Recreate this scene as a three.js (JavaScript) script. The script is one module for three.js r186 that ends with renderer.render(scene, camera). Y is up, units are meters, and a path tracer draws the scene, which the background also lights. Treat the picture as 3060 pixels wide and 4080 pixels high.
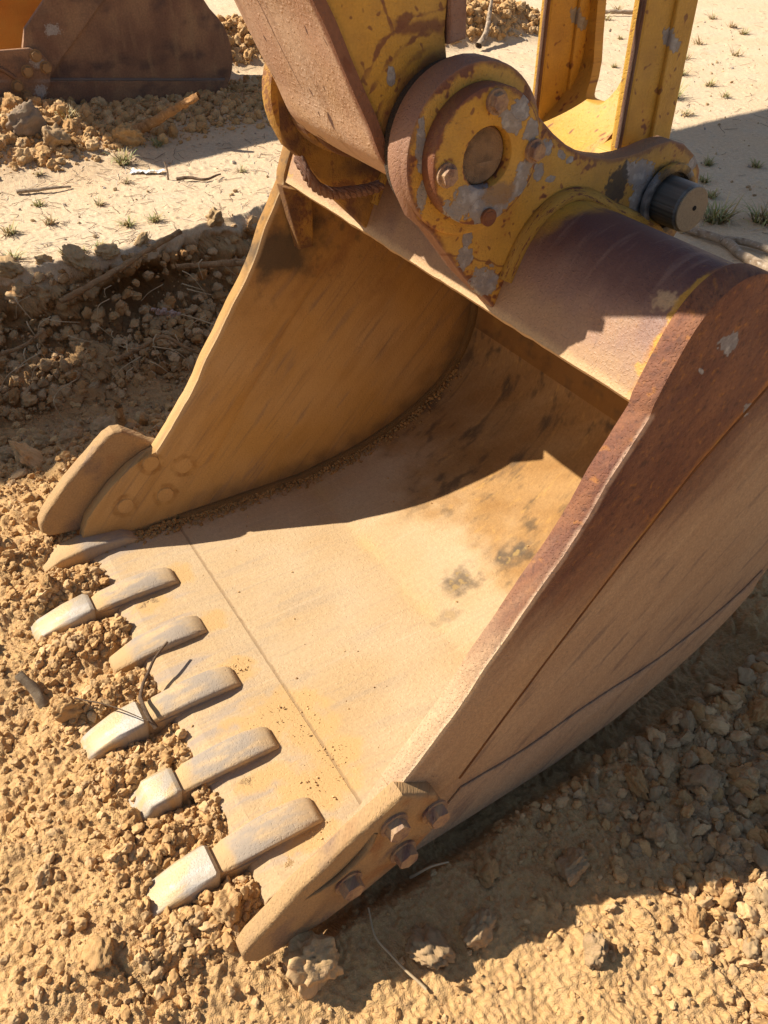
import * as THREE from 'three';
import { mergeGeometries, mergeVertices, toCreasedNormals } from 'three/addons/utils/BufferGeometryUtils.js';

// ---------------------------------------------------------------- camera, sky, sun, exposure
// World: x runs along the bucket floor towards its teeth, y is up, z runs across the bucket (away from the photographer).
const scene = new THREE.Scene();
const camera = new THREE.PerspectiveCamera(63.34, 768 / 1024, 0.05, 900);
camera.position.set(0, 1.6, 0);
{
  const p = THREE.MathUtils.degToRad(39.84);
  camera.lookAt(-0.52582 * Math.cos(p), 1.6 - Math.sin(p), 0.8506 * Math.cos(p));
}
scene.add(camera);
const SUN = new THREE.Vector3(0.525, 0.717, 0.48).normalize();
{ // clear sky with a pale horizon, brighter round the sun (no disc)
  const w = 256, h = 128, px = new Float32Array(w * h * 4), d = new THREE.Vector3();
  for (let j = 0; j < h; j++) for (let i = 0; i < w; i++) {
    const el = ((j + 0.5) / h - 0.5) * Math.PI, az = ((i + 0.5) / w - 0.5) * 2 * Math.PI;
    d.set(Math.cos(el) * Math.cos(az), Math.sin(el), Math.cos(el) * Math.sin(az));
    const up = Math.max(0, d.y), t = Math.pow(1 - up, 2.2), c = Math.max(0, d.dot(SUN)), glow = 0.5 * Math.pow(c, 6) + 0.9 * Math.pow(c, 60), k = (j * w + i) * 4;
    const g = d.y < 0 ? [0.3, 0.24, 0.16] : [0.17 + 0.3 * t + glow * 0.9, 0.28 + 0.26 * t + glow * 0.85, 0.5 + 0.12 * t + glow * 0.75];
    px[k] = g[0]; px[k + 1] = g[1]; px[k + 2] = g[2]; px[k + 3] = 1;
  }
  const t = new THREE.DataTexture(px, w, h, THREE.RGBAFormat, THREE.FloatType); t.mapping = THREE.EquirectangularReflectionMapping; t.magFilter = THREE.LinearFilter; t.needsUpdate = true;
  scene.background = t; scene.environment = t; scene.environmentIntensity = 0.42; scene.backgroundIntensity = 0.42;
}
const sun = new THREE.DirectionalLight(new THREE.Color(1.0, 0.91, 0.79), 4.8);
sun.position.copy(SUN).multiplyScalar(30).add(new THREE.Vector3(-1, 0, 2.5));
sun.target.position.set(-1, 0, 2.5);
sun.castShadow = true;
sun.shadow.mapSize.set(4096, 4096);
Object.assign(sun.shadow.camera, { left: -12, right: 12, top: 12, bottom: -12, near: 1, far: 60 });
scene.add(sun, sun.target);
const renderer = new THREE.WebGLRenderer({ antialias: true });
renderer.setSize(768, 1024);
renderer.toneMapping = THREE.LinearToneMapping;
renderer.toneMappingExposure = 1.72;
renderer.shadowMap.enabled = true;

// ---------------------------------------------------------------- numbers
function rng(seed) { let a = seed >>> 0; return () => { a = (a + 0x6D2B79F5) | 0; let t = Math.imul(a ^ (a >>> 15), 1 | a); t = (t + Math.imul(t ^ (t >>> 7), 61 | t)) ^ t; return ((t ^ (t >>> 14)) >>> 0) / 4294967296; }; }
const PERM = new Uint8Array(512); { const r = rng(77), p = [...Array(256).keys()]; for (let i = 255; i > 0; i--) { const j = Math.floor(r() * (i + 1)); [p[i], p[j]] = [p[j], p[i]]; } for (let i = 0; i < 512; i++) PERM[i] = p[i & 255]; }
const fade = (t) => t * t * t * (t * (t * 6 - 15) + 10), mix = (a, b, t) => a + (b - a) * t, clamp = (x, a = 0, b = 1) => Math.min(b, Math.max(a, x));
const sm = (a, b, x) => { const t = clamp((x - a) / (b - a)); return t * t * (3 - 2 * t); };
function n2(x, y) {
  const X = Math.floor(x), Y = Math.floor(y), fx = x - X, fy = y - Y, xi = X & 255, yi = Y & 255, u = fade(fx), v = fade(fy);
  const g = (h, a, b) => { h &= 7; const p = h < 4 ? a : b, q = h < 4 ? b : a; return ((h & 1) ? -p : p) + ((h & 2) ? -0.6 * q : 0.6 * q); };
  const A = PERM[xi] + yi, B = PERM[xi + 1] + yi;
  return mix(mix(g(PERM[A], fx, fy), g(PERM[B], fx - 1, fy), u), mix(g(PERM[A + 1], fx, fy - 1), g(PERM[B + 1], fx - 1, fy - 1), u), v);
}
function n3(x, y, z) {
  const X = Math.floor(x), Y = Math.floor(y), Z = Math.floor(z), fx = x - X, fy = y - Y, fz = z - Z, xi = X & 255, yi = Y & 255, zi = Z & 255, u = fade(fx), v = fade(fy), w = fade(fz);
  const g = (h, a, b, c) => { h &= 15; const p = h < 8 ? a : b, q = h < 4 ? b : h === 12 || h === 14 ? a : c; return ((h & 1) ? -p : p) + ((h & 2) ? -q : q); };
  const A = PERM[xi] + yi, AA = PERM[A] + zi, AB = PERM[A + 1] + zi, B = PERM[xi + 1] + yi, BA = PERM[B] + zi, BB = PERM[B + 1] + zi;
  return mix(mix(mix(g(PERM[AA], fx, fy, fz), g(PERM[BA], fx - 1, fy, fz), u), mix(g(PERM[AB], fx, fy - 1, fz), g(PERM[BB], fx - 1, fy - 1, fz), u), v),
    mix(mix(g(PERM[AA + 1], fx, fy, fz - 1), g(PERM[BA + 1], fx - 1, fy, fz - 1), u), mix(g(PERM[AB + 1], fx, fy - 1, fz - 1), g(PERM[BB + 1], fx - 1, fy - 1, fz - 1), u), v), w);
}
const fbm = (x, y, o = 4) => { let s = 0, a = 0.5; for (let i = 0; i < o; i++) { s += a * n2(x, y); x = x * 2.03 + 17.3; y = y * 2.03 + 9.1; a *= 0.5; } return s; };
const hash = (x, y, k) => { let h = Math.imul(x | 0, 374761393) ^ Math.imul(y | 0, 668265263) ^ Math.imul(k | 0, 2147483647 - 58); h = Math.imul(h ^ (h >>> 13), 1274126177); return ((h ^ (h >>> 16)) >>> 0) / 4294967296; };
// lumps of soil: the highest of jittered, uneven half-spheres, one per cell
function lumps(x, y, size, fill, k) {
  const u = x / size, v = y / size, X = Math.floor(u - 0.5), Y = Math.floor(v - 0.5); let best = 0;
  for (let i = 0; i < 2; i++) for (let j = 0; j < 2; j++) {
    const cx = X + i, cy = Y + j, h = hash(cx, cy, k);
    if (h > fill) continue;
    const b = hash(cx, cy, k + 2), c = hash(cx, cy, k + 3), r = 0.22 + 0.34 * b * (0.4 + 0.6 * c), dx = u - cx - 0.15 - 0.7 * ((b * 7.13) % 1), dy = v - cy - 0.15 - 0.7 * ((c * 5.37) % 1);
    const a = c * 6.28, e = 0.8 + 0.45 * b, ca = Math.cos(a), sa = Math.sin(a), p = (dx * ca + dy * sa) * e, q = (-dx * sa + dy * ca) / e;
    const d = 1 - (p * p + q * q) / (r * r);
    if (d > 0) best = Math.max(best, Math.sqrt(d) * r);
  }
  return best * size;
}
function polyDist(P, x, y) { // signed, inside positive
  let d = 1e9, inside = false;
  for (let i = 0, j = P.length - 1; i < P.length; j = i++) {
    const [ax, ay] = P[j], [bx, by] = P[i], ex = bx - ax, ey = by - ay, t = clamp(((x - ax) * ex + (y - ay) * ey) / (ex * ex + ey * ey + 1e-12));
    d = Math.min(d, Math.hypot(x - ax - t * ex, y - ay - t * ey));
    if ((ay > y) !== (by > y) && x < ((bx - ax) * (y - ay)) / (by - ay) + ax) inside = !inside;
  }
  return inside ? d : -d;
}
const lineDist = (L, x, y) => { let d = 1e9; for (let i = 1; i < L.length; i++) { const [ax, ay] = L[i - 1], [bx, by] = L[i], ex = bx - ax, ey = by - ay, t = clamp(((x - ax) * ex + (y - ay) * ey) / (ex * ex + ey * ey)); d = Math.min(d, Math.hypot(x - ax - t * ex, y - ay - t * ey)); } return d; };

// ---------------------------------------------------------------- textures and materials
const srgb = (v) => (v <= 0.0031308 ? v * 12.92 : 1.055 * Math.pow(v, 1 / 2.4) - 0.055);
const LUT = new Uint8Array(4097); for (let i = 0; i <= 4096; i++) LUT[i] = Math.round(255 * srgb(i / 4096));
function bake(w, h, fn, color = true) {
  const a = new Uint8Array(w * h * 4), o = [0, 0, 0];
  for (let j = 0, k = 0; j < h; j++) for (let i = 0; i < w; i++, k += 4) {
    fn((i + 0.5) / w, (j + 0.5) / h, o);
    for (let c = 0; c < 3; c++) a[k + c] = color ? LUT[Math.round(clamp(o[c]) * 4096)] : Math.round(clamp(o[c]) * 255);
    a[k + 3] = 255;
  }
  const t = new THREE.DataTexture(a, w, h, THREE.RGBAFormat);
  t.magFilter = THREE.LinearFilter; t.minFilter = THREE.LinearMipmapLinearFilter; t.generateMipmaps = true;
  t.wrapS = t.wrapT = THREE.RepeatWrapping; t.colorSpace = color ? THREE.SRGBColorSpace : THREE.NoColorSpace; t.needsUpdate = true;
  return t;
}
// a texture baked over the rectangle x0..x1, y0..y1 of uv metres
function bakeRect(n, [x0, x1, y0, y1], fn) {
  const sx = x1 - x0, sy = y1 - y0, w = sx > sy ? n : Math.round((n * sx) / sy), h = sx > sy ? Math.round((n * sy) / sx) : n;
  const t = bake(w, h, (u, v, o) => fn(x0 + u * sx, y0 + v * sy, o));
  t.wrapS = t.wrapT = THREE.ClampToEdgeWrapping; t.repeat.set(1 / sx, 1 / sy); t.offset.set(-x0 / sx, -y0 / sy);
  return t;
}
const tile = (t, size) => { const c = t.clone(); c.repeat.set(1 / size, 1 / size); c.needsUpdate = true; return c; };
const put = (o, c) => { o[0] = c[0]; o[1] = c[1]; o[2] = c[2]; };
const lay = (o, c, t) => { o[0] += (c[0] - o[0]) * t; o[1] += (c[1] - o[1]) * t; o[2] += (c[2] - o[2]) * t; };
const shade = (o, f) => { o[0] *= f; o[1] *= f; o[2] *= f; };
const C = {
  yellow: [0.5, 0.27, 0.03], yellowPale: [0.56, 0.33, 0.07], rust: [0.17, 0.06, 0.025], rustDark: [0.085, 0.035, 0.022], rustPink: [0.34, 0.2, 0.135], rustPurple: [0.13, 0.075, 0.062],
  orange: [0.42, 0.17, 0.03], grey: [0.33, 0.34, 0.35], greyPale: [0.45, 0.44, 0.42], dust: [0.5, 0.31, 0.13], dustPale: [0.58, 0.41, 0.22], ochre: [0.42, 0.215, 0.045], ochreDark: [0.24, 0.11, 0.025], blackBrown: [0.06, 0.045, 0.03], steel: [0.6, 0.56, 0.5],
};
// periodic tiles: grain for soil, pits for plate
const wrapN = (u, v, f, s) => { const a = u * f, b = v * f, wx = u, wy = v; const q = (x, y) => n2(x + s, y + s * 1.7); return mix(mix(q(a, b), q(a - f, b), sm(0.7, 1, wx)), mix(q(a, b - f), q(a - f, b - f), sm(0.7, 1, wx)), sm(0.7, 1, wy)); };
const grainTile = bake(800, 800, (u, v, o) => {
  const a = wrapN(u, v, 180, 3), b = wrapN(u, v, 70, 11), c = wrapN(u, v, 22, 29), d = wrapN(u, v, 400, 41);
  const g = clamp(0.8 + 0.15 * a + 0.13 * b + 0.12 * c + 0.16 * d, 0.35, 1);
  o[0] = g; o[1] = g * (0.985 + 0.03 * c); o[2] = g * (0.97 + 0.1 * b);
});
const grainBump = bake(800, 800, (u, v, o) => { const a = wrapN(u, v, 160, 5), b = wrapN(u, v, 60, 13), c = wrapN(u, v, 340, 31); o[0] = o[1] = o[2] = 0.5 + 0.28 * a + 0.3 * b + 0.2 * c; }, false);
const pitBump = bake(800, 800, (u, v, o) => {
  const a = wrapN(u, v, 120, 7), b = wrapN(u, v, 34, 19), c = wrapN(u, v, 260, 37), p = sm(0.18, 0.5, wrapN(u, v, 75, 53));
  o[0] = o[1] = o[2] = clamp(0.62 + 0.12 * a + 0.22 * b + 0.1 * c - 0.34 * p);
}, false);
const std = (opt) => new THREE.MeshStandardMaterial({ roughness: 0.9, metalness: 0, ...opt });
const metalMat = (map, bump = 0.0022, size = 0.35, opt = {}) => std({ map, bumpMap: tile(pitBump, size), bumpScale: bump, roughness: 0.78, ...opt });

// ---------------------------------------------------------------- naming
const taken = {};
function numbered(n) { const k = taken[n] = (taken[n] ?? -1) + 1; return k ? n + '_' + String(k).padStart(3, '0') : n; }
function tag(o, label, category, group, kind) { if (label) o.userData.label = label; if (category) o.userData.category = category; if (group) o.userData.group = group; if (kind) o.userData.kind = kind; return o; }
function mesh(name, geo, mat, parent = scene) {
  const m = new THREE.Mesh(Array.isArray(geo) ? (geo.length > 1 ? mergeGeometries(geo.map(flat)) : geo[0]) : geo, mat);
  m.name = parent === scene ? numbered(name) : name; m.castShadow = m.receiveShadow = true; parent.add(m); return m;
}
function flat(g) { const n = g.index ? g.toNonIndexed() : g.clone(); for (const k of Object.keys(n.attributes)) if (!['position', 'normal', 'uv'].includes(k)) n.deleteAttribute(k); n.clearGroups(); return n; }
function group(name, label, category, [x, y, z] = [0, 0, 0]) { const g = new THREE.Group(); g.name = numbered(name); g.position.set(x, y, z); scene.add(g); return tag(g, label, category); }
const part = (name, geo, mat, parent, origin = [0, 0, 0]) => { const m = mesh(name, geo, mat, parent); m.position.set(-origin[0], -origin[1], -origin[2]); return m; };

// ---------------------------------------------------------------- the ground
const edgeZ = (x) => { // lip of the dug pit
  const P = [[-4, 4.75], [-2.4, 4.45], [-1.7, 4.14], [-0.94, 3.96], [-0.41, 4.02], [0.4, 4.05], [2, 4.2]];
  let z = P[0][1]; for (let i = 1; i < P.length; i++) if (x > P[i - 1][0]) z = mix(P[i - 1][1], P[i][1], clamp((x - P[i - 1][0]) / (P[i][0] - P[i - 1][0])));
  return z;
};
function zones(x, z) {
  const w = 0.25 * fbm(x * 1.3 + 5, z * 1.3, 3);
  const pitX = sm(-3.0, -2.2, x) * (1 - sm(1.8, 2.6, x));
  const s = edgeZ(x) + 0.1 * fbm(x * 2.3, 7.7, 3) + 0.025 * n2(x * 13, z * 3) - z;
  const pit = s > 0 ? pitX : 0;
  const dig = Math.max(sm(-2.7, -2.0, x + w * 0.6) * (1 - sm(2.2, 2.9, z - w * 0.5)), pit * sm(0, 0.12, s)); // loose, dug soil
  const heap = Math.exp(-Math.pow(Math.max(0, Math.abs(z - 6.0 - w * 0.4) - 0.15) / (z < 6.0 ? 0.46 : 0.7), 2)) * sm(-3.9, -2.8, x) * (1 - 0.5 * sm(-0.9, -2.2, x));
  const bank = Math.exp(-Math.pow(Math.max(0, Math.abs(z - 7.35 - w * 0.8 - 0.1 * (x + 4)) - 0.15) / 0.22, 2)) * sm(-6.6, -5.6, x - w) * (1 - sm(-2.9, -2.3, x));
  return { s, pit, dig, heap, bank, w, pitX };
}
function wallProfile(s) { // depth below the flat at distance s inside the pit's edge
  if (s < 0) return 0;
  if (s < 0.5) return -0.34 * sm(-0.02, 0.16, s) - 0.16 * sm(0.1, 0.5, s);
  return -0.5 + 0.51 * sm(0.55, 1.75, s);
}
function base(x, z, q) {
  let h = 0.02 * fbm(x * 0.7, z * 0.7, 3) * sm(2.5, 5, Math.hypot(x, z));
  h += q.pitX * wallProfile(q.s) * (1 - 0.0 * q.w);
  h += q.heap * (0.16 + 0.12 * q.w + 0.09 * sm(-1.6, -0.6, x));
  h += q.bank * (0.27 + 0.3 * q.w);
  const near = q.dig * (1 - sm(2.0, 2.5, z));
  h += near * (0.05 * q.w);
  // soil spilled before the teeth and left of the far cutter
  h += 0.035 * Math.exp(-(Math.pow((x - 0.02) / 0.07, 2) + Math.pow((z - 1.06) / 0.08, 2))) + 0.02 * Math.exp(-(Math.pow((x - 0.05) / 0.08, 2) + Math.pow((z - 0.83) / 0.1, 2)));
  h += 0.075 * Math.exp(-(Math.pow((x - 0.2) / 0.3, 2) + Math.pow((z - 2.05) / 0.34, 2)));
  h += (0.026 + 0.03 * n2(x * 5 + 3, z * 5) + 0.018 * Math.cos((z - 0.95) / 0.2 * 6.28319) * (1 - sm(-0.08, 0.05, x))) * sm(-0.24, -0.17, x) * (1 - sm(0.0, 0.5, x)) * sm(0.68, 0.8, z) * (1 - sm(1.9, 2.2, z));
  h -= 0.045 * (1 - sm(0.4, 0.75, z));
  // the bed the bucket lies in
  const inX = sm(-1.62, -1.5, x) * (1 - sm(-0.235, -0.19, x)), inZ = sm(0.62, 0.69, z) * (1 - sm(1.9, 1.99, z));
  h = mix(h, -0.07, inX * inZ);
  return h;
}
function clodMask(x, z) { // where the soil is broken into clods, against smooth dusty patches
  const teeth = Math.exp(-Math.pow((x - 0.04) / 0.26, 2)) * sm(0.55, 0.75, z) * (1 - sm(2.1, 2.4, z));
  const under = sm(-0.5, -1.1, x) * sm(-0.1, 0.2, z) * (1 - sm(0.75, 0.9, z));
  const left = sm(1.9, 2.2, z) * (1 - sm(2.4, 2.8, z)) * 0.8;
  return clamp(Math.max(teeth, 0.8 * under, left, sm(2.6, 3, z)) + 0.75 * sm(0.02, 0.4, fbm(x * 2.6 + 21, z * 2.6, 3)));
}
function rough(x, z, q) {
  const near = clamp(Math.max(q.dig, q.heap * 1.2, q.bank * 1.5));
  const wx = x + 0.02 * n2(x * 20, z * 20), wz = z + 0.02 * n2(x * 20 + 9, z * 20 + 4);
  let h = 0.006 * fbm(x * 9, z * 9, 4) + 0.0035 * n2(x * 45, z * 45);
  if (near > 0.02) {
    const k = clodMask(x, z), m = 0.5 + 0.9 * n2(x * 2.6 + 40, z * 2.6), t = clamp(0.35 + 1.1 * n2(x * 3.3, z * 3.3 + 60));
    let c = 0.03 * fbm(x * 7 + 2, z * 7, 3);
    c += 0.5 * lumps(wx, wz, 0.11, (0.06 + 0.22 * m) * k, 11);
    c += 0.62 * lumps(wx + 0.3, wz, 0.05, (0.12 + 0.45 * t) * (0.15 + 0.85 * k), 23);
    c += 0.75 * lumps(wx, wz + 0.7, 0.024, 0.12 + 0.5 * k * (0.4 + 0.6 * t), 37);
    c += 0.8 * lumps(wx + 1.1, wz, 0.0115, 0.14 + 0.56 * k, 51) * (0.4 + 0.6 * k);
    c += 0.0035 * fbm(x * 75, z * 75, 3);
    c += 0.008 * fbm(x * 26, z * 26, 3) * (0.15 + k);
    c -= 0.02 * sm(0.07, 0.0, Math.abs(n2(x * 7 + 11, z * 7) + 0.12 * n2(x * 40, z * 40))) * t * k;
    c += 0.006 * n2(x * 90, z * 90);
    h += near * c * (q.heap > 0.3 || q.bank > 0.3 ? 1.5 : 1);
  } else h += 0.5 * lumps(wx, wz, 0.05, 0.06, 71) + 0.4 * lumps(wx, wz, 0.022, 0.12, 81);
  return h;
}
const heightAt = (x, z) => { const q = zones(x, z); return base(x, z, q) + rough(x, z, q); };
{
  // one sheet, finer where it is near: rows run away from the viewpoint, columns across
  const F = [-0.52582, 0.8506], R = [-0.8506, -0.52582], rows = [], cols = [];
  for (const r of [-400, -120, -40, -15, -6, -3, -1.6, -0.9, -0.5]) rows.push(r);
  for (let r = -0.25; r < 13.2;) { rows.push(r); const px = ((r * r + 2.56) / 1.6) / 830; r += r > 2.95 && r < 4.35 ? 0.0042 : r < 4.6 ? Math.min(1.25 * px, 0.0072) : 0.62 * px; }
  for (let r = 13.5; r < 420; r *= 1.14) rows.push(r);
  for (const c of [60, 22, 9, 5, 3, 2, 1.5, 1.25, 1.1]) cols.push(-c);
  for (let i = 0; i <= 640; i++) cols.push(-1 + i / 320);
  for (const c of [1.1, 1.25, 1.5, 2, 3, 5, 9, 22, 60]) cols.push(c);
  const nr = rows.length, nc = cols.length, pos = new Float32Array(nc * nr * 3), col = new Float32Array(nc * nr * 3), uv = new Float32Array(nc * nr * 2), idx = new Uint32Array((nc - 1) * (nr - 1) * 6);
  const o = [0, 0, 0]; let k = 0;
  const vertex = (x, z, at) => {
    const q = zones(x, z), far = Math.hypot(x, z) > 15;
    let y = base(x, z, q) + (far ? 0 : rough(x, z, q)), px = x, pz = z;
    const wall = q.pitX * sm(0.0, 0.05, q.s) * (1 - sm(0.3, 0.75, q.s));
    if (wall > 0.01) { // crumbling face: ledges, hollows, hanging lumps
      const a = n3(x * 4, y * 11, z * 3), b = n3(x * 11 + 7, y * 26, z * 9), c = n3(x * 30, y * 48, z * 28), d = n3(x * 70, y * 90, z * 70);
      pz += wall * (0.06 * a + 0.05 * b + 0.026 * c + 0.012 * d); px += wall * (0.04 * b + 0.015 * c);
      y += wall * (0.04 * n3(x * 7 + 30, y * 7, z * 7) + 0.02 * c);
      pz += 0.13 * q.pitX * sm(0.0, 0.1, q.s) * (1 - sm(0.3, 0.5, q.s)) * Math.exp(-Math.pow((y + 0.27) / 0.13, 2)) * clamp(0.5 + 1.2 * n2(x * 2.2, 31));
      const hol = wall * Math.exp(-Math.pow((x + 1.02) / 0.22, 2) - Math.pow((y + 0.27) / 0.13, 2)); pz += 0.34 * hol;
    }
    pos[at * 3] = px; pos[at * 3 + 1] = y; pos[at * 3 + 2] = pz; uv[at * 2] = px; uv[at * 2 + 1] = pz + y * 0.7;
    // soil colours, varied by place
    const t1 = fbm(x * 1.7, z * 1.7, 4), t2 = fbm(x * 6 + 9, z * 6, 3);
    put(o, [0.74, 0.58, 0.38]); // pale sand
    lay(o, [0.74, 0.52, 0.3], clamp(0.35 + 1.2 * t1) * 0.8);
    lay(o, [0.62, 0.53, 0.4], clamp(-0.1 + 1.5 * t2) * 0.6);
    lay(o, [0.6, 0.37, 0.155], clamp(Math.max(q.dig, q.heap, q.bank * 1.2) + 0.25 * t2 * Math.max(q.dig, q.heap)));
    lay(o, [0.54, 0.335, 0.145], clamp(Math.max(q.heap * 0.8, q.dig * 0.75) * sm(-0.05, 0.45, t2 + 0.4 * t1)));
    if (q.pit && q.s > 0.03) { lay(o, [0.54, 0.33, 0.145], 0.92 * q.pitX * (1 - sm(1.1, 1.7, q.s))); lay(o, [0.42, 0.21, 0.07], 0.7 * q.pitX * sm(0.0, 0.5, n3(x * 3, y * 9, z * 3) + 0.3 * n3(x * 20, y * 20, z * 20)) * (1 - sm(0.4, 0.7, q.s))); lay(o, [0.4, 0.28, 0.16], 0.5 * q.pitX * sm(0.5, 0.7, q.s) * (1 - sm(1.0, 1.5, q.s)) * clamp(0.5 + 2 * t2)); }
    if (q.dig > 0.3) lay(o, [0.42, 0.31, 0.2], 0.55 * sm(-0.75, -1.15, x) * (1 - sm(0.45, 0.8, z)) * clamp(0.6 + 2 * t2));  // greyer and darker along the near side of the bucket
    col.set(o, at * 3);
  };
  for (const r of rows) { const half = 0.5 * Math.sqrt(r * r + 2.56) + 0.14; for (const c of cols) vertex(F[0] * r + R[0] * c * half, F[1] * r + R[1] * c * half, k++); }
  let n = 0; const tri = (a, b, c) => { idx[n++] = a; idx[n++] = b; idx[n++] = c; };
  for (let i = 0; i < nr - 1; i++) for (let j = 0; j < nc - 1; j++) { const A = i * nc + j, B = A + nc; tri(A, A + 1, B); tri(A + 1, B + 1, B); }
  const g = new THREE.BufferGeometry();
  g.setAttribute('position', new THREE.BufferAttribute(pos, 3)); g.setAttribute('color', new THREE.BufferAttribute(col, 3)); g.setAttribute('uv', new THREE.BufferAttribute(uv, 2)); g.setIndex(new THREE.BufferAttribute(idx, 1));
  g.computeVertexNormals();
  if (g.attributes.normal.getY(Math.floor(nc * nr * 0.9)) < 0) { for (let i = 0; i < idx.length; i += 3) { const t = idx[i]; idx[i] = idx[i + 1]; idx[i + 1] = t; } g.computeVertexNormals(); }
  tag(mesh('ground', g, std({ vertexColors: true, map: tile(grainTile, 0.55), bumpMap: tile(grainBump, 0.45), bumpScale: 0.004, roughness: 1 })), null, null, null, 'structure');
}

// ---------------------------------------------------------------- the bucket
const W0 = 0.68, W1 = 1.92, TH = 0.035;
const off = (x, y) => 0.03 * Math.max(0, (x + 0.12) * -0.743 + (y - 0.08) * -0.669); // side plates draw in towards the back
// outer contour of the shell from the top lip over the back to the cutting edge
const OUT = [[-0.88, 0.925], [-0.905, 0.985], [-0.935, 1.045], [-0.962, 1.075], [-0.992, 1.093], [-1.03, 1.1], [-1.077, 1.088], [-1.124, 1.062], [-1.19, 1.03], [-1.25, 0.999], [-1.36, 0.9], [-1.45, 0.76], [-1.5, 0.6], [-1.51, 0.45], [-1.487, 0.34], [-1.435, 0.25], [-1.376, 0.19], [-1.286, 0.13], [-1.17, 0.078], [-1.046, 0.04], [-0.93, 0.02], [-0.89, 0.011]];
const RIM = [[-0.878, 0.918], [-0.85, 0.872], [-0.82, 0.825], [-0.79, 0.762], [-0.752, 0.7], [-0.708, 0.642], [-0.655, 0.565], [-0.612, 0.507], [-0.576, 0.447], [-0.535, 0.396], [-0.485, 0.335], [-0.44, 0.285]];
function smoothLine(P, n) { const c = new THREE.CatmullRomCurve3(P.map(([x, y]) => new THREE.Vector3(x, y, 0)), false, 'centripetal'); return c.getSpacedPoints(n).map((p) => [p.x, p.y]); }
const inward = (P, d) => P.map(([x, y], i) => { const a = P[Math.max(0, i - 1)], b = P[Math.min(P.length - 1, i + 1)], tx = b[0] - a[0], ty = b[1] - a[1], l = Math.hypot(tx, ty); return [x - (ty / l) * d, y + (tx / l) * d]; });
function ext(P, z0, z1, bevel = 0, holes = []) {
  const s = new THREE.Shape(P.map(([x, y]) => new THREE.Vector2(x, y))); for (const h of holes) s.holes.push(new THREE.Path(h.map(([x, y]) => new THREE.Vector2(x, y))));
  const g = new THREE.ExtrudeGeometry(s, { depth: z1 - z0 - 2 * bevel, bevelEnabled: bevel > 0, bevelThickness: bevel, bevelSize: bevel, bevelOffset: -bevel, bevelSegments: bevel > 0.007 ? 4 : 2, curveSegments: 24 });
  g.translate(0, 0, z0 + bevel); g.clearGroups();
  const p = g.attributes.position, u = g.attributes.uv; const nn = g.attributes.normal; for (let i = 0; i < p.count; i++) { const t = Math.abs(nn.getZ(i)) < 0.5 ? p.getZ(i) - z0 : 0; u.setXY(i, p.getX(i) + 0.8 * t, p.getY(i) + 0.5 * t); }
  return P.length > 16 ? toCreasedNormals(g, 0.55) : g;
}
const jag = (P, step = 0.016, amp = 0.0008) => { const q = []; for (let i = 0; i < P.length; i++) { const [ax, ay] = P[i], [bx, by] = P[(i + 1) % P.length], l = Math.hypot(bx - ax, by - ay), n = Math.max(1, Math.round(l / step)); for (let k = 0; k < n; k++) { const x = mix(ax, bx, k / n), y = mix(ay, by, k / n); q.push([x + amp * n2(x * 90, y * 90) + amp * n2(x * 31, y * 31), y + amp * n2(x * 90 + 9, y * 90) + amp * n2(x * 31 + 5, y * 31)]); } } return q; };
const circle = (x, y, r, n = 40) => [...Array(n).keys()].map((i) => [x + r * Math.cos((i / n) * 6.28319), y + r * Math.sin((i / n) * 6.28319)]);
function bend(g, sign) { const p = g.attributes.position; for (let i = 0; i < p.count; i++) p.setZ(i, p.getZ(i) + sign * off(p.getX(i), p.getY(i))); return g; }
function tube(P, r, n = 40, rad = 8, ends = [1, 1]) {
  const c = new THREE.CatmullRomCurve3(P.map((p) => new THREE.Vector3(...p))), g = new THREE.TubeGeometry(c, n, r, rad, false), p = g.attributes.position, v = new THREE.Vector3(), m = new THREE.Vector3();
  for (let i = 0; i <= n; i++) { c.getPointAt(i / n, m); const f = mix(ends[0], ends[1], i / n); for (let j = 0; j <= rad; j++) { const k = i * (rad + 1) + j; v.fromBufferAttribute(p, k).sub(m).multiplyScalar(f).add(m); p.setXYZ(k, v.x, v.y, v.z); } }
  return g;
}
function cyl(x, y, r, z0, z1, bevel = 0.004, n = 40) { // a round bar across the bucket with chamfered ends
  const b = bevel, pts = [[0, 0], [r - b, 0], [r, b], [r, z1 - z0 - b], [r - b, z1 - z0], [0, z1 - z0]].map((p) => new THREE.Vector2(...p));
  const g = new THREE.LatheGeometry(pts, n).toNonIndexed(); g.rotateX(Math.PI / 2); g.computeVertexNormals(); g.translate(x, y, z0);
  const p = g.attributes.position, u = g.attributes.uv; for (let i = 0; i < p.count; i++) u.setXY(i, p.getX(i), p.getY(i));
  return g;
}
function hexBolt(x, y, z, r, h, turn, dir = -1) { // a hex head standing out of a plate towards dir
  const head = new THREE.CylinderGeometry(r * 0.93, r, h, 6).rotateX(Math.PI / 2 * dir).rotateZ(turn).toNonIndexed(); head.computeVertexNormals(); head.translate(x, y, z + dir * (h / 2 + 0.003));
  const w = new THREE.CylinderGeometry(r * 1.22, r * 1.25, 0.006, 24).rotateX(Math.PI / 2).translate(x, y, z + dir * 0.002);
  const gs = [head, w].map(flat); for (const g of gs) { const p = g.attributes.position, u = g.attributes.uv; for (let i = 0; i < p.count; i++) u.setXY(i, p.getX(i) + p.getZ(i), p.getY(i)); }
  return mergeGeometries(gs);
}
const outLine = [...smoothLine(OUT.slice(0, 21), 130), ...smoothLine([[-0.875, 0.008], [-0.64, 0.008], [-0.44, 0.01]], 20)], inLine = inward(outLine, 0.03), inCoarse = inLine.filter((_, i) => i % 6 === 0);

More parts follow.
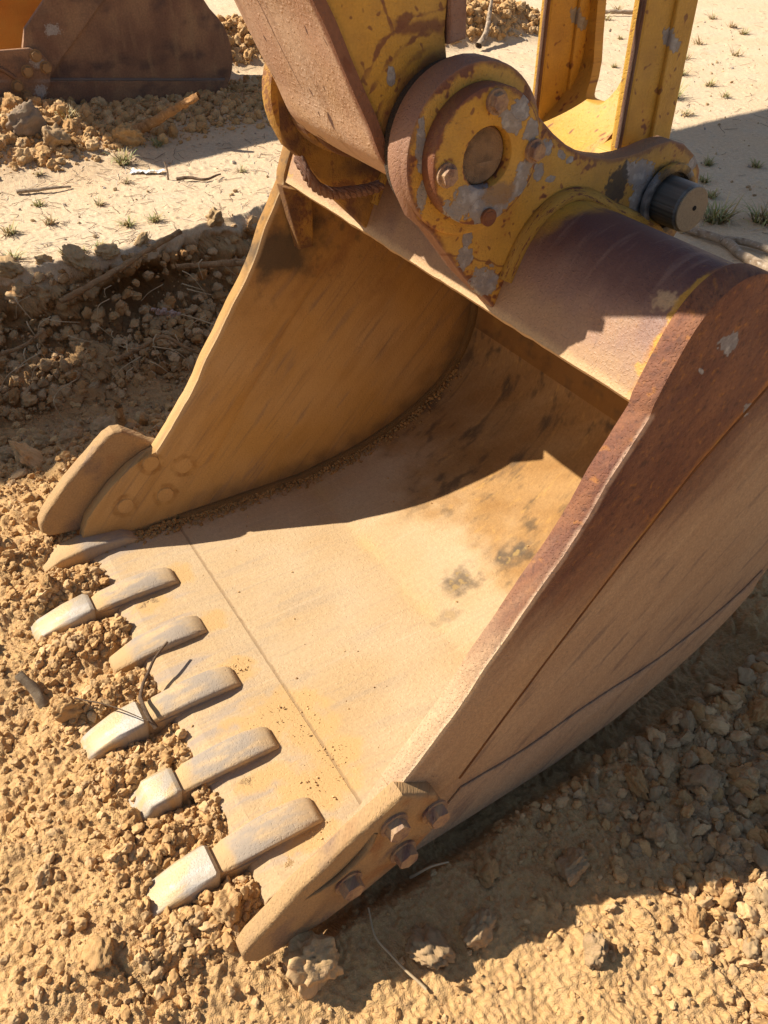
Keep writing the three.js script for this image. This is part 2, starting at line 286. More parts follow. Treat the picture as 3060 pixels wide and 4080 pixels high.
// ---- colours of each plate, laid out in metres on the plate
const speck = (x, y, f, a, b) => sm(a, b, n2(x * f, y * f));
function rustPlate(x, y, o) {
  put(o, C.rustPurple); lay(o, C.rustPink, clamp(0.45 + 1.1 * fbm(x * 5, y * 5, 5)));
  lay(o, C.rust, 0.8 * sm(0.0, 0.4, fbm(x * 9 + 4, y * 9, 5))); lay(o, C.rustDark, 0.7 * speck(x, y, 160, 0.25, 0.6)); lay(o, C.orange, 0.5 * speck(x + 3, y, 110, 0.35, 0.65));
  shade(o, 1 + 0.35 * n2(x * 300, y * 300));
}
function yellowPaint(x, y, o, wear) { // wear 0..1 adds rust
  put(o, C.yellow); lay(o, C.yellowPale, clamp(0.3 + fbm(x * 8, y * 8, 4)));
  lay(o, C.ochreDark, 0.35 * clamp(0.2 + 1.6 * fbm(x * 22 + 5, y * 22, 4)));
  const r = fbm(x * 17 + 8, y * 17, 5) + 0.25 * n2(x * 120, y * 120) + wear;
  lay(o, C.orange, 0.7 * sm(0.2, 0.34, r)); lay(o, C.rust, sm(0.28, 0.4, r)); lay(o, C.rustDark, 0.7 * sm(0.5, 0.8, r));
  lay(o, C.rust, 0.8 * sm(0.42, 0.55, n2(x * 70, y * 70 + 20)));
  shade(o, 1 + 0.12 * n2(x * 260, y * 260));
}
const blob = (x, y, [cx, cy, rx, ry, a = 0]) => { if (Math.abs(x - cx) > 1.5 * Math.max(rx, ry) || Math.abs(y - cy) > 1.5 * Math.max(rx, ry)) return -1; const c = Math.cos(a), s = Math.sin(a), dx = x - cx, dy = y - cy, p = (dx * c + dy * s) / rx, q = (-dx * s + dy * c) / ry; return 0.85 - Math.hypot(p, q) + 0.7 * fbm(x * 38 + cx * 50, y * 38, 3) + 0.5 * fbm(x * 120, y * 120 + cy * 9, 3); };
function greyPatch(x, y, o, list) { for (const b of list) { const t = blob(x, y, b); if (t > 0) { lay(o, C.rustDark, 0.5 * sm(0, 0.06, t)); lay(o, [0.25, 0.245, 0.24], 0.82 * sm(0.03, 0.14, t)); lay(o, [0.4, 0.385, 0.36], 0.8 * sm(-0.05, 0.35, fbm(x * 60, y * 60, 4))* sm(0.05, 0.2, t)); lay(o, [0.16, 0.19, 0.24], 0.5 * sm(0.1, 0.4, fbm(x * 38 + 9, y * 38, 4)) * sm(0.1, 0.3, t)); } } }
const plateOutline = [...RIM, [-0.36, 0.19], [-0.29, 0.1], [-0.215, 0.05], [-0.2, 0.005], [-0.44, -0.012], ...outLine.slice(0, -1).reverse().map(([x, y]) => [x, y])].map((p) => p);
const BAND = [[-1.27, 0.985], [-1.169, 0.88], [-1.036, 0.761], [-0.93, 0.64], [-0.826, 0.515], [-0.691, 0.343], [-0.586, 0.203]];
const STRIP = [[-1.44, 0.3], [-1.36, 0.25], [-1.145, 0.185], [-0.944, 0.172], [-0.752, 0.145], [-0.6, 0.15]];
const nearPlateTex = bakeRect(1150, [-1.55, -0.15, -0.05, 1.15], (x, y, o) => {
  const run = x * 0.75 - y * 0.66, acr = x * 0.66 + y * 0.75; // streaks run with the digging
  const inBand = x > -1.3 && lineSide(BAND, x, y);
  put(o, [0.125, 0.043, 0.024]); lay(o, [0.22, 0.1, 0.055], clamp(0.3 + 1.3 * fbm(x * 7, y * 7, 5))); lay(o, [0.26, 0.11, 0.045], 0.6 * clamp(0.5 + 2 * fbm(run * 9, acr * 30, 4)));
  lay(o, C.rustDark, 0.75 * sm(0.1, 0.5, fbm(run * 30, acr * 70 + 3, 4)));
  lay(o, C.orange, 0.5 * sm(0.16, 0.4, fbm(x * 60, y * 60 + 8, 4)) * sm(0.55, 0.75, y)); lay(o, [0.07, 0.03, 0.02], 0.6 * sm(0.05, 0.4, fbm(x * 80, y * 80, 3)) * sm(0.5, 0.7, y));
  lay(o, C.orange, 0.85 * sm(0.02, 0.0, lineDist(BAND, x, y) + 0.012 * fbm(x * 40, y * 40)) * sm(0.3, 0.6, y));
  lay(o, C.yellow, 0.7 * sm(0.012, 0.0, lineDist(BAND, x, y)) * sm(0.1, 0.3, fbm(x * 12, y * 12)) );
  const d = y + 0.16 * fbm(x * 2.4, y * 2.4, 4) + 0.1 * fbm(run * 6, acr * 40, 4) - (inBand ? 0 : 0.06 + 0.12 * sm(-0.9, -1.3, x));
  const dust = sm(0.74, 0.42, d);
  lay(o, [0.43, 0.275, 0.15], 0.95 * dust); lay(o, [0.5, 0.34, 0.195], 0.65 * dust * clamp(0.4 + 1.6 * fbm(run * 5, acr * 26, 4)));
  lay(o, [0.2, 0.13, 0.09], 0.6 * sm(0.08, 0.36, fbm(run * 7 + 5, acr * 42, 4)) * (inBand ? 0.3 : 1) * sm(0.9, 0.5, y));
  lay(o, [0.2, 0.12, 0.09], 0.35 * sm(0.02, 0.002, Math.abs(lineDist(STRIP, x, y) + 0.008 * fbm(x * 30, y * 30))) * clamp(0.6 + 2 * fbm(x * 14, y * 14)));
  if (!inBand) lay(o, [0.17, 0.095, 0.06], 0.6 * sm(0.5, 0.85, d + 0.2 * fbm(run * 14, acr * 60, 4)));
  { const r = lineDist(RIM, x, y) + 0.004 * fbm(x * 50, y * 50, 3); lay(o, [0.5, 0.33, 0.22], 0.85 * sm(0.012, 0.003, r) * sm(-0.3, 0.2, fbm(x * 22, y * 22, 4) + 0.15)); lay(o, [0.62, 0.45, 0.26], 0.9 * sm(0.01, 0.002, r) * sm(0.75, 0.5, y)); }
  greyPatch(x, y, o, [[-1.02, 1.0, 0.035, 0.022, 0.7], [-1.137, 0.84, 0.035, 0.011, 0.8], [-0.968, 0.972, 0.012, 0.004, 0.7]]);
  shade(o, 1 + 0.25 * n2(x * 280, y * 280) + 0.15 * n2(x * 120, y * 120));
});
function lineSide(L, x, y) { for (let i = 1; i < L.length; i++) if (y <= L[i - 1][1] && y >= L[i][1]) { const t = (y - L[i - 1][1]) / (L[i][1] - L[i - 1][1]); return x > mix(L[i - 1][0], L[i][0], t); } return y > L[0][1] || x > L[L.length - 1][0]; }
const FARFRONT = [[-0.405, 0.278], [-0.357, 0.256], [-0.328, 0.236], [-0.299, 0.217], [-0.253, 0.176], [-0.218, 0.14], [-0.2, 0.105], [-0.18, 0.05], [-0.2, 0.02]];
const BOLTS_IN = [[-0.417, 0.254], [-0.504, 0.215], [-0.437, 0.138], [-0.324, 0.144]];
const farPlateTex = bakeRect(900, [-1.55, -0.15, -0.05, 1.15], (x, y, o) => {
  const run = x * 0.7 - y * 0.71, acr = x * 0.71 + y * 0.7;
  put(o, [0.46, 0.26, 0.075]); lay(o, [0.5, 0.32, 0.145], clamp(0.35 + 1.3 * fbm(x * 3.5, y * 3.5, 4)) * sm(0.95, 0.4, y)); lay(o, C.ochreDark, 0.38 * clamp(0.1 + 1.7 * fbm(run * 4, acr * 24, 4)));
  lay(o, [0.25, 0.17, 0.11], 0.5 * sm(0.1, 0.4, fbm(run * 6 + 5, acr * 40 + 2, 4)));
  lay(o, [0.22, 0.14, 0.08], 0.45 * sm(0.1, 0.4, fbm(run * 4, acr * 120, 3))); lay(o, [0.55, 0.34, 0.12], 0.35 * sm(0.15, 0.45, fbm(run * 3 + 7, acr * 100, 3)));
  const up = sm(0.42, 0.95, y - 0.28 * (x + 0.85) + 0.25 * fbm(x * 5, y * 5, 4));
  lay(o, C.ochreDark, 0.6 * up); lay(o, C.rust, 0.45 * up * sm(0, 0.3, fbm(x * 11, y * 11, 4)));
  lay(o, C.blackBrown, 0.85 * sm(0.15, 0.75, 1 - Math.hypot((x + 0.85) / 0.2, (y - 0.76) / 0.11) + 0.8 * fbm(x * 14, y * 14, 4)));
  lay(o, C.blackBrown, 0.7 * sm(0.05, 0.4, fbm(x * 30, y * 30, 4)) * sm(0.5, 0.9, y));
  lay(o, C.blackBrown, 0.6 * sm(0.09, 0.0, lineDist(inCoarse, x, y) + 0.06 * fbm(x * 16, y * 16, 4)) * sm(-0.35, -0.7, x));  // darker band along the corner with the shell
  for (const [cx, cy] of BOLTS_IN) { const r = Math.hypot(x - cx, y - cy), e = 0.012 * fbm(x * 50, y * 50); lay(o, C.ochreDark, 0.7 * sm(0.012, 0.003, Math.abs(r - 0.03 + e)) * clamp(0.5 + 2 * fbm(x * 25, y * 25))); lay(o, C.dust, 0.4 * sm(0.026, 0.02, r)); }
  lay(o, C.dustPale, 0.6 * sm(0.012, 0.002, lineDist(RIM, x, y)));
  shade(o, 1 + 0.14 * n2(x * 260, y * 260));
});

const sLen = (L) => { const s = [0]; for (let i = 1; i < L.length; i++) s.push(s[i - 1] + Math.hypot(L[i][0] - L[i - 1][0], L[i][1] - L[i - 1][1])); return s; };
const outS = sLen(outLine), inS = sLen(inLine), S_END = inS[inS.length - 1];
const memo = new Map(); const atS = (L, S, s) => { const m = memo.get(L); if (m && m[0] === s) return m[1]; const r = atS0(L, S, s); memo.set(L, [s, r]); return r; };
const atS0 = (L, S, s) => { let i = 1; while (i < S.length - 1 && S[i] < s) i++; const t = clamp((s - S[i - 1]) / (S[i] - S[i - 1])); return [mix(L[i - 1][0], L[i][0], t), mix(L[i - 1][1], L[i][1], t)]; };
const SANDY = [[-0.4, 1.1, 0.13, 0.075], [-0.44, 1.04, 0.08, 0.06], [-0.47, 0.95, 0.06, 0.05], [-0.39, 0.9, 0.1, 0.065], [-0.37, 1.27, 0.06, 0.04], [-0.33, 0.8, 0.06, 0.03], [-0.3, 0.97, 0.06, 0.03], [-0.385, 1.45, 0.05, 0.04], [-0.38, 1.65, 0.04, 0.05], [-0.27, 1.58, 0.06, 0.03]];
function sandPatch(x, w, o) { let t = 0; for (const [cx, cw, a, b] of SANDY) { const d = Math.hypot((x - cx) / a, (w - cw) / b); if (d < 1.6) t = Math.max(t, 1.15 - d); } if (t > 0) { const n = fbm(x * 24 + 3, w * 24, 4), g = n2(x * 330, w * 330); lay(o, [0.52, 0.325, 0.13], 0.85 * sm(-0.05, 0.55, t + 0.9 * n + 0.12 * g)); lay(o, [0.3, 0.19, 0.08], 0.5 * sm(0.25, 0.5, g) * sm(0.2, 0.6, t + 0.9 * n)); } }
function floorDust(x, w, y, o) { // the inside of the shell and the cutting edge: fine dust, streaked along the digging
  const st = fbm(x * 4 + 3, w * 26, 4), n = fbm(x * 5, w * 5, 4);
  put(o, [0.47, 0.322, 0.168]); lay(o, [0.5, 0.365, 0.215], clamp(0.4 + 1.5 * n)); lay(o, [0.42, 0.27, 0.12], 0.6 * clamp(1.8 * fbm(x * 3 + 9, w * 3, 4)));
  lay(o, [0.35, 0.27, 0.18], 0.42 * sm(0.0, 0.35, st) * sm(-0.9, -0.6, x));
  lay(o, [0.36, 0.27, 0.17], 0.35 * sm(0.1, 0.4, fbm(x * 3 + 1, w * 110, 3))); lay(o, [0.56, 0.42, 0.27], 0.4 * sm(0.15, 0.45, fbm(x * 2.5 + 8, w * 90, 3)));
  { const c = sm(0.04, 0.0, Math.abs(x + 0.865 + 0.02 * fbm(w * 6, 4))) * clamp(0.4 + 2 * fbm(w * 7, x * 7, 3)); lay(o, [0.52, 0.35, 0.15], 0.6 * c); }
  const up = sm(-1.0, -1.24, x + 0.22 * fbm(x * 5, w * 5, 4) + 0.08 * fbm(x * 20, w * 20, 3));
  lay(o, [0.34, 0.185, 0.06], 0.85 * up); lay(o, C.ochreDark, 0.55 * up * clamp(0.5 + 2 * fbm(x * 8, w * 8 + y * 8, 4))); lay(o, C.blackBrown, 0.7 * up * sm(0.04, 0.4, fbm((x + y) * 26, w * 26 + 6, 5) + 0.5 * fbm((x + y) * 7, w * 7, 3))); lay(o, [0.5, 0.28, 0.08], 0.5 * up * sm(0.1, 0.45, fbm((x + y) * 50, w * 50 + 6, 3)));
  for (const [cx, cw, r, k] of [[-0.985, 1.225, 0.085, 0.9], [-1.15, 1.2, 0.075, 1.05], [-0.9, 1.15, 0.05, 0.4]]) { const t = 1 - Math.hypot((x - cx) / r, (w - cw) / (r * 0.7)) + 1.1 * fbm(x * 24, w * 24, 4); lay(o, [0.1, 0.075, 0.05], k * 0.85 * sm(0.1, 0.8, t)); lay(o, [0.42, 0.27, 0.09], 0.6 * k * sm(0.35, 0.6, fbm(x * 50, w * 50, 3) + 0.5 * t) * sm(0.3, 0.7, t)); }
  shade(o, 1 + 0.16 * n2(x * 240, w * 240) + 0.1 * n2(x * 95, w * 95));
}
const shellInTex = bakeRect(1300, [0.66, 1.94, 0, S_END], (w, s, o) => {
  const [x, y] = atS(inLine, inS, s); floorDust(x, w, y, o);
  if (s < 1.1) { lay(o, C.ochreDark, 0.8); lay(o, C.blackBrown, 0.6 * sm(0, 0.4, fbm(w * 14, s * 14, 4))); lay(o, C.ochre, 0.5 * sm(0.1, 0.4, fbm(w * 9 + 4, s * 9, 4))); }  // darker over the tube underside and upper back
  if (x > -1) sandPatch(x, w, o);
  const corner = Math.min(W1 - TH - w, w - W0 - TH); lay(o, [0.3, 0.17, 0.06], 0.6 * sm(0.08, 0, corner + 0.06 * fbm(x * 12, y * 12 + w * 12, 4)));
  lay(o, [0.25, 0.16, 0.08], 0.7 * sm(0.007, 0.001, Math.abs(x + 0.448 + 0.003 * n2(w * 40, 1))) * sm(0.2, -0.2, y - 0.2));
});
const shellOutTex = bakeRect(1300, [0.66, 1.94, 0, outS[outS.length - 1]], (w, s, o) => {
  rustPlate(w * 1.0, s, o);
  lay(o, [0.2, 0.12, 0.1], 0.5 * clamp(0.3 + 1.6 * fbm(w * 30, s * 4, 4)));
  lay(o, [0.085, 0.03, 0.028], 0.92 * sm(0.06, 0.2, s + 0.16 * fbm(w * 7, s * 9, 5) + 0.06 * fbm(w * 40, s * 6, 4)) * sm(1.1, 0.5, s));  // maroon steel, darkened further so shade is painted into the tube colour
  lay(o, [0.3, 0.19, 0.14], 0.35 * sm(0.1, 0.4, fbm(w * 60, s * 7, 4))); lay(o, [0.05, 0.03, 0.03], 0.4 * sm(0.12, 0.45, fbm(w * 90, s * 9 + 3, 3)));
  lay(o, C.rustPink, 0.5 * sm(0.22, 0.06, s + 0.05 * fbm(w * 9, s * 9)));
  for (const e of [W0 + TH, W1 - TH]) { lay(o, C.orange, 0.8 * sm(0.016, 0.002, Math.abs(w - e - off(...atS(outLine, outS, s)) * (e < 1 ? 1 : -1)) + 0.014 * fbm(w * 40, s * 20, 4))); lay(o, C.yellow, 0.9 * sm(0.28, 0.42, fbm(w * 30, s * 30 + 3, 4) + 0.3 * sm(0.04, 0, Math.abs(w - e)))* sm(0.05, 0.02, Math.abs(w - e))); }
  for (const e of [1.045, 1.115, 1.49, 1.555]) lay(o, C.yellow, 0.95 * sm(0.02, -0.05, Math.abs(w - e) - 0.1 * sm(0.1, 0.3, s) + 0.13 * fbm(w * 12, s * 9, 5)) * sm(0.08, 0.2, s) * sm(-0.2, 0.15, fbm(w * 24, s * 24, 4) + 0.1));
  if (w > 1.115 && w < 1.49) lay(o, C.rustDark, 0.5);
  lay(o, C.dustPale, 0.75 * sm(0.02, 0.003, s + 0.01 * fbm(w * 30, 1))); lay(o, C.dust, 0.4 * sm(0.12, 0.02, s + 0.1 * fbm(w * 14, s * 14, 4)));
  { const t = blob(w, s, [0.748, 0.15, 0.03, 0.03, 0]); lay(o, [0.55, 0.38, 0.2], 0.7 * sm(0.1, 0.5, t)); }
  if (s > 1.8) lay(o, C.dust, 0.7);
  shade(o, 1 + 0.2 * n2(w * 250, s * 250));
});
const ragged = (w) => 0.006 * fbm(w * 14, 3, 4) + 0.004 * n2(w * 70, 9) - 0.006 * sm(0.3, 0.6, n2(w * 24, 5));
function shellGeo() {
  const N = outLine.length, M = 44, pos = [], uv = [], idx = [];
  const rowW = (x, y, j) => mix(W0 + TH + off(x, y) - 0.006, W1 - TH - off(x, y) + 0.006, j / M);
  const sheet = (L, S, flip) => { const b = pos.length / 3; for (let i = 0; i < N; i++) for (let j = 0; j <= M; j++) { let [x, y] = L[i]; const w = rowW(x, y, j); if (i < 3) { const e = ragged(w) * (1 - i / 3); x += e * 0.4; y += e; } pos.push(x, y, w); uv.push(w, S[i]); } for (let i = 0; i < N - 1; i++) for (let j = 0; j < M; j++) { const a = b + i * (M + 1) + j, c = a + M + 1; flip ? idx.push(a, c, a + 1, a + 1, c, c + 1) : idx.push(a, a + 1, c, a + 1, c + 1, c); } return b; };
  const bo = sheet(outLine, outS, false), nOut = idx.length; const bi = sheet(inLine, inS, true), nIn = idx.length - nOut;
  // the torn edge of the top lip, slightly rounded
  const b = pos.length / 3; for (let j = 0; j <= M; j++) for (let k = 0; k <= 4; k++) { const t = k / 4, A = (bo + j) * 3, B = (bi + j) * 3, bulge = 0.006 * Math.sin(t * Math.PI); pos.push(mix(pos[A], pos[B], t) + bulge * 0.5, mix(pos[A + 1], pos[B + 1], t) - bulge, pos[A + 2]); uv.push(pos[A + 2], 0.004); }
  const e0 = idx.length; for (let j = 0; j < M; j++) for (let k = 0; k < 4; k++) { const a = b + j * 5 + k, c = a + 5; idx.push(a, a + 1, c, a + 1, c + 1, c); }
  const g = new THREE.BufferGeometry(); g.setAttribute('position', new THREE.Float32BufferAttribute(pos, 3)); g.setAttribute('uv', new THREE.Float32BufferAttribute(uv, 2)); g.setIndex(idx);
  g.computeVertexNormals(); g.addGroup(0, nOut, 0); g.addGroup(nOut, nIn, 1); g.addGroup(e0, idx.length - e0, 0); return g;
}
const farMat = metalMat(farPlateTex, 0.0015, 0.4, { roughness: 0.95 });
const dustMat = std({ map: tile(grainTile, 0.5), color: new THREE.Color().setRGB(0.66, 0.47, 0.28), bumpMap: tile(grainBump, 0.4), bumpScale: 0.002, roughness: 1 });
const boltMat = std({ map: tile(bake(256, 256, (u, v, o) => { const x = u * 0.15, y = v * 0.15; rustPlate(x, y, o); lay(o, [0.46, 0.3, 0.15], 0.85 * clamp(0.55 + 2 * fbm(x * 40, y * 40))); }), 0.15), bumpMap: tile(pitBump, 0.2), bumpScale: 0.002, roughness: 0.75 });
const orangeWeldMat = std({ map: tile(bake(512, 512, (u, v, o) => { const x = u * 0.4, y = v * 0.4; put(o, C.rust); lay(o, C.orange, clamp(0.4 + 1.6 * fbm(x * 20, y * 20, 4))); lay(o, C.rustPink, 0.6 * clamp(2 * fbm(x * 9, y * 9 + 3))); lay(o, C.rustDark, sm(0.1, 0.5, fbm(x * 50, y * 50, 3))); }), 0.4), bumpMap: tile(pitBump, 0.15), bumpScale: 0.004, roughness: 0.85 });
const steelTex = bake(512, 512, (u, v, o) => { const x = u * 0.4, y = v * 0.4; put(o, [0.4, 0.335, 0.25]); lay(o, [0.5, 0.34, 0.16], 0.9 * sm(-0.05, 0.15, fbm(x * 11 + 4, y * 11, 4))); lay(o, [0.5, 0.45, 0.38], 0.7 * sm(0.12, 0.3, fbm(x * 14, y * 14 + 9, 4))); lay(o, [0.42, 0.39, 0.36], 0.5 * sm(0, 0.4, fbm(x * 8, y * 60, 4))); shade(o, 1 + 0.12 * n2(x * 300, y * 300)); });
const adapterTex = bakeRect(700, [-0.4, -0.1, 0.6, 2.0], (x, w, o) => { floorDust(x - 0.1, w, 0.05, o); lay(o, [0.29, 0.245, 0.2], 0.8 * sm(-0.15, 0.3, fbm(x * 12, w * 40, 4) + 0.12) * sm(-0.36, -0.3, x)); lay(o, [0.5, 0.32, 0.14], 0.8 * sm(-0.19, -0.16, x + 0.02 * fbm(x * 40, w * 40))); });
const lipTex = bakeRect(1200, [-0.46, -0.18, 0.66, 1.94], (x, w, o) => {
  floorDust(x, w, 0.04, o); lay(o, [0.33, 0.27, 0.22], 0.65 * sm(-0.05, 0.3, fbm(x * 5, w * 34, 4)) * sm(-0.44, -0.3, x));
  sandPatch(x, w, o);
});
const cutterTex = bakeRect(900, [-0.6, -0.05, 0, 0.4], (x, y, o) => {
  const run = x * 0.8 - y * 0.6, acr = x * 0.6 + y * 0.8;
  put(o, [0.42, 0.27, 0.13]); lay(o, C.dust, clamp(0.5 + 1.6 * fbm(run * 7, acr * 11, 5))); lay(o, [0.24, 0.16, 0.11], 0.75 * sm(0.02, 0.36, fbm(run * 9 + 4, acr * 15, 5)) * sm(-0.08, -0.2, x)); lay(o, [0.12, 0.075, 0.06], 0.6 * sm(0.1, 0.45, fbm(run * 5 + 9, acr * 10, 4)) * sm(0.2, 0.05, y));
  lay(o, [0.34, 0.15, 0.05], 0.7 * sm(0.0, 0.35, fbm(x * 14, y * 14 + 7, 4)) * sm(-0.25, -0.4, x)); shade(o, 1 + 0.2 * n2(x * 220, y * 220));
});
const bucket = group('excavator_bucket', 'rusty dust-coated excavator bucket lying open in the foreground, its teeth dug into loose soil', 'excavator bucket', [-0.7, 0, 1.3]);
const BO = [-0.7, 0, 1.3];
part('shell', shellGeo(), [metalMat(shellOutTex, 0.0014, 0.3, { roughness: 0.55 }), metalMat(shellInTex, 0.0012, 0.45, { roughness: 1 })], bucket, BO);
{
  const contour = inward(outLine, -0.006).slice(1).reverse();
  const front = smoothLine(RIM, 40).map(([x, y], i) => [x + 0.0016 * n2(i * 1.7, 3), y + 0.0016 * n2(i * 1.7, 8)]);
  const P = [...front, [-0.37, 0.2], [-0.3, 0.11], [-0.225, 0.055], [-0.21, 0.02], [-0.44, 0.003], ...contour, [-0.889, 0.93]];
  const a = part('side_plate', bend(ext(P, W0, W0 + TH, 0.003), 1), metalMat(nearPlateTex, 0.0025, 0.32, { roughness: 0.8 }), bucket, BO); a.userData.label = 'near side plate, rusty at the top and dusty below';
  const P2 = [...front, ...FARFRONT, [-0.44, 0.003], ...contour, [-0.889, 0.93]];
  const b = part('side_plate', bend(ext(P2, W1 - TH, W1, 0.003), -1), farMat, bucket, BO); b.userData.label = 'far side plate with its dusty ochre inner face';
  // doubling plates of the near side
  const rimBand = front.map(([x, y]) => [x + 0.003, y + 0.002]), topBand = inward(outLine, -0.008).filter(([x, y], i) => i > 0 && i < 60 && x > -1.27 && y > 0.93).reverse();
  const band = [...rimBand, [-0.44, 0.24], [-0.5, 0.19], [-0.586, 0.203], ...BAND.slice(0, -1).reverse(), ...topBand];
  part('reinforcement_plate', bend(ext(band, W0 - 0.01, W0 + TH + 0.001, 0.004), 1), metalMat(nearPlateTex, 0.0025, 0.32, { roughness: 0.8 }), bucket, BO);
  part('reinforcement_plate', bend(ext(band, W1 - TH - 0.004, W1 + 0.004, 0.004), -1), farMat, bucket, BO);
  part('weld_bead', tube(BAND.map(([x, y]) => [x - 0.003, y - 0.003, W0 - 0.0015 + off(x, y) + 0.0015 * n2(x * 60, y * 60)]), 0.0085, 120, 8), orangeWeldMat, bucket, BO);
  const strip = [...smoothLine(STRIP, 40).map(([x, y]) => [x, y + 0.004 * fbm(x * 14, 3, 4)]), [-0.52, 0.06], [-0.45, 0.006], ...inward(outLine, -0.004).slice(88).reverse().filter(([x, y]) => x > -1.44 && y < 0.3 && x < -0.46)];
  part('wear_strip', bend(ext(strip, W0 - 0.005, W0 - 0.0004, 0.0022), 1), metalMat(nearPlateTex, 0.0025, 0.32, { roughness: 0.85 }), bucket, BO);
  const cornerLine = (w, d) => inLine.filter(([x], i) => i > 70 && i % 2 === 0).map(([x, y]) => [x + 0.004, y + 0.006, w + d * off(x, y)]);
  part('weld_bead', tube(cornerLine(W1 - TH - 0.003, -1), 0.013, 120, 8), std({ map: tile(grainTile, 0.3), color: new THREE.Color().setRGB(0.45, 0.26, 0.09), bumpMap: tile(grainBump, 0.2), bumpScale: 0.006, roughness: 1 }), bucket, BO);
}
{
  const g = ext([[-0.445, 0.041], [-0.445, 0.012], [-0.25, 0.006], [-0.2, 0.018], [-0.19, 0.028], [-0.2, 0.044], [-0.235, 0.05], [-0.36, 0.047]], W0 + TH + 0.02, W1 - TH - 0.02, 0.003), p = g.attributes.position, u = g.attributes.uv;
  for (let i = 0; i < p.count; i++) u.setXY(i, p.getX(i), p.getZ(i));
  part('cutting_edge', g, metalMat(lipTex, 0.0012, 0.4, { roughness: 1 }), bucket, BO);
}
const adapterMat = metalMat(adapterTex, 0.0015, 0.3, { roughness: 0.9 }), tipMat = std({ map: tile(steelTex, 0.4), bumpMap: tile(pitBump, 0.18), bumpScale: 0.0009, roughness: 0.55, metalness: 0.1 }), tipDull = std({ map: tile(grainTile, 0.4), color: new THREE.Color().setRGB(0.62, 0.46, 0.28), bumpMap: tile(pitBump, 0.2), bumpScale: 0.002, roughness: 0.9 });
function taper(g, w, x0, x1, k) { const p = g.attributes.position, u = g.attributes.uv; for (let i = 0; i < p.count; i++) { const t = clamp((p.getX(i) - x0) / (x1 - x0)); p.setZ(i, w + (p.getZ(i) - w) * mix(1, k, t)); } g.computeVertexNormals(); for (let i = 0; i < p.count; i++) u.setXY(i, p.getX(i), p.getZ(i)); return g; }
[[0.848, 0, 0.006], [1.05, 0, -0.04], [1.25, 0, 0.0], [1.447, 1, 0], [1.648, 0, 0.012], [1.872, 2, 0]].forEach(([w, kind, reach], i) => {
  const jx = 0.008 * n2(i * 3.3, 1) + 0.004, hw = 0.036, r = i * 5.1;
  const A = kind === 2 ? [[-0.34, 0.045], [-0.3, 0.075], [-0.2, 0.088], [-0.12, 0.078], [-0.075, 0.056], [-0.065, 0.03], [-0.2, -0.01], [-0.3, 0.0]] : kind ? [[-0.365, 0.045], [-0.36, 0.056], [-0.33, 0.07], [-0.28, 0.073], [-0.2, 0.065], [-0.13, 0.042], [-0.125, 0.028], [-0.2, 0.0], [-0.24, 0.0], [-0.25, 0.043]] : [[-0.368, 0.045], [-0.366, 0.054], [-0.352, 0.066], [-0.315, 0.075], [-0.25, 0.077], [-0.17, 0.07], [-0.15, 0.062], [-0.12, 0.054], [-0.11, 0.02], [-0.2, -0.01], [-0.24, -0.01], [-0.25, 0.043]];
  const g = ext(A.map(([x, y]) => [x + jx, y]), w - hw, w + hw, 0.0065); taper(g, w, -0.18, -0.14, kind === 2 ? 1 : 0.74);
  const p = g.attributes.position; for (let k = 0; k < p.count; k++) { const x = p.getX(k), z = p.getZ(k); p.setY(k, p.getY(k) - 0.003 * Math.pow((z - w) / hw, 2) * sm(0.05, 0.08, p.getY(k))); if (x < -0.33) p.setZ(k, w + (z - w) * mix(1, 0.86, sm(-0.335, -0.365, x - jx))); }
  const t = part('tooth', toCreasedNormals(g, 0.9), adapterMat, bucket, BO);
  if (!kind) {
    const T = [[-0.138, 0.01], [-0.14, 0.069], [-0.132, 0.077], [-0.08, 0.07], [-0.02 + reach, 0.052], [0.0 + reach, 0.04], [0.006 + reach, 0.028], [-0.02 + reach, 0.006], [-0.11, -0.012]];
    const tg = taper(ext(T.map(([x, y], k) => [x + jx + 0.003 * n2(r, k * 1.7), y + 0.002 * n2(k * 2.1, r)]), w - 0.039, w + 0.039, 0.009), w, -0.1, 0, 0.92), tp = tg.attributes.position;
    for (let k = 0; k < tp.count; k++) { const x = tp.getX(k), z = tp.getZ(k), e = (z - w) / 0.039; if (x < -0.12 && tp.getY(k) > 0.05) tp.setX(k, x - 0.012 * (1 - e * e)); if (x > reach - 0.03) tp.setX(k, x - 0.012 * e * e + 0.004 * n2(z * 90, r)); }
    mesh('tooth_tip', toCreasedNormals(tg, 0.9), tipMat, t);
  }
});
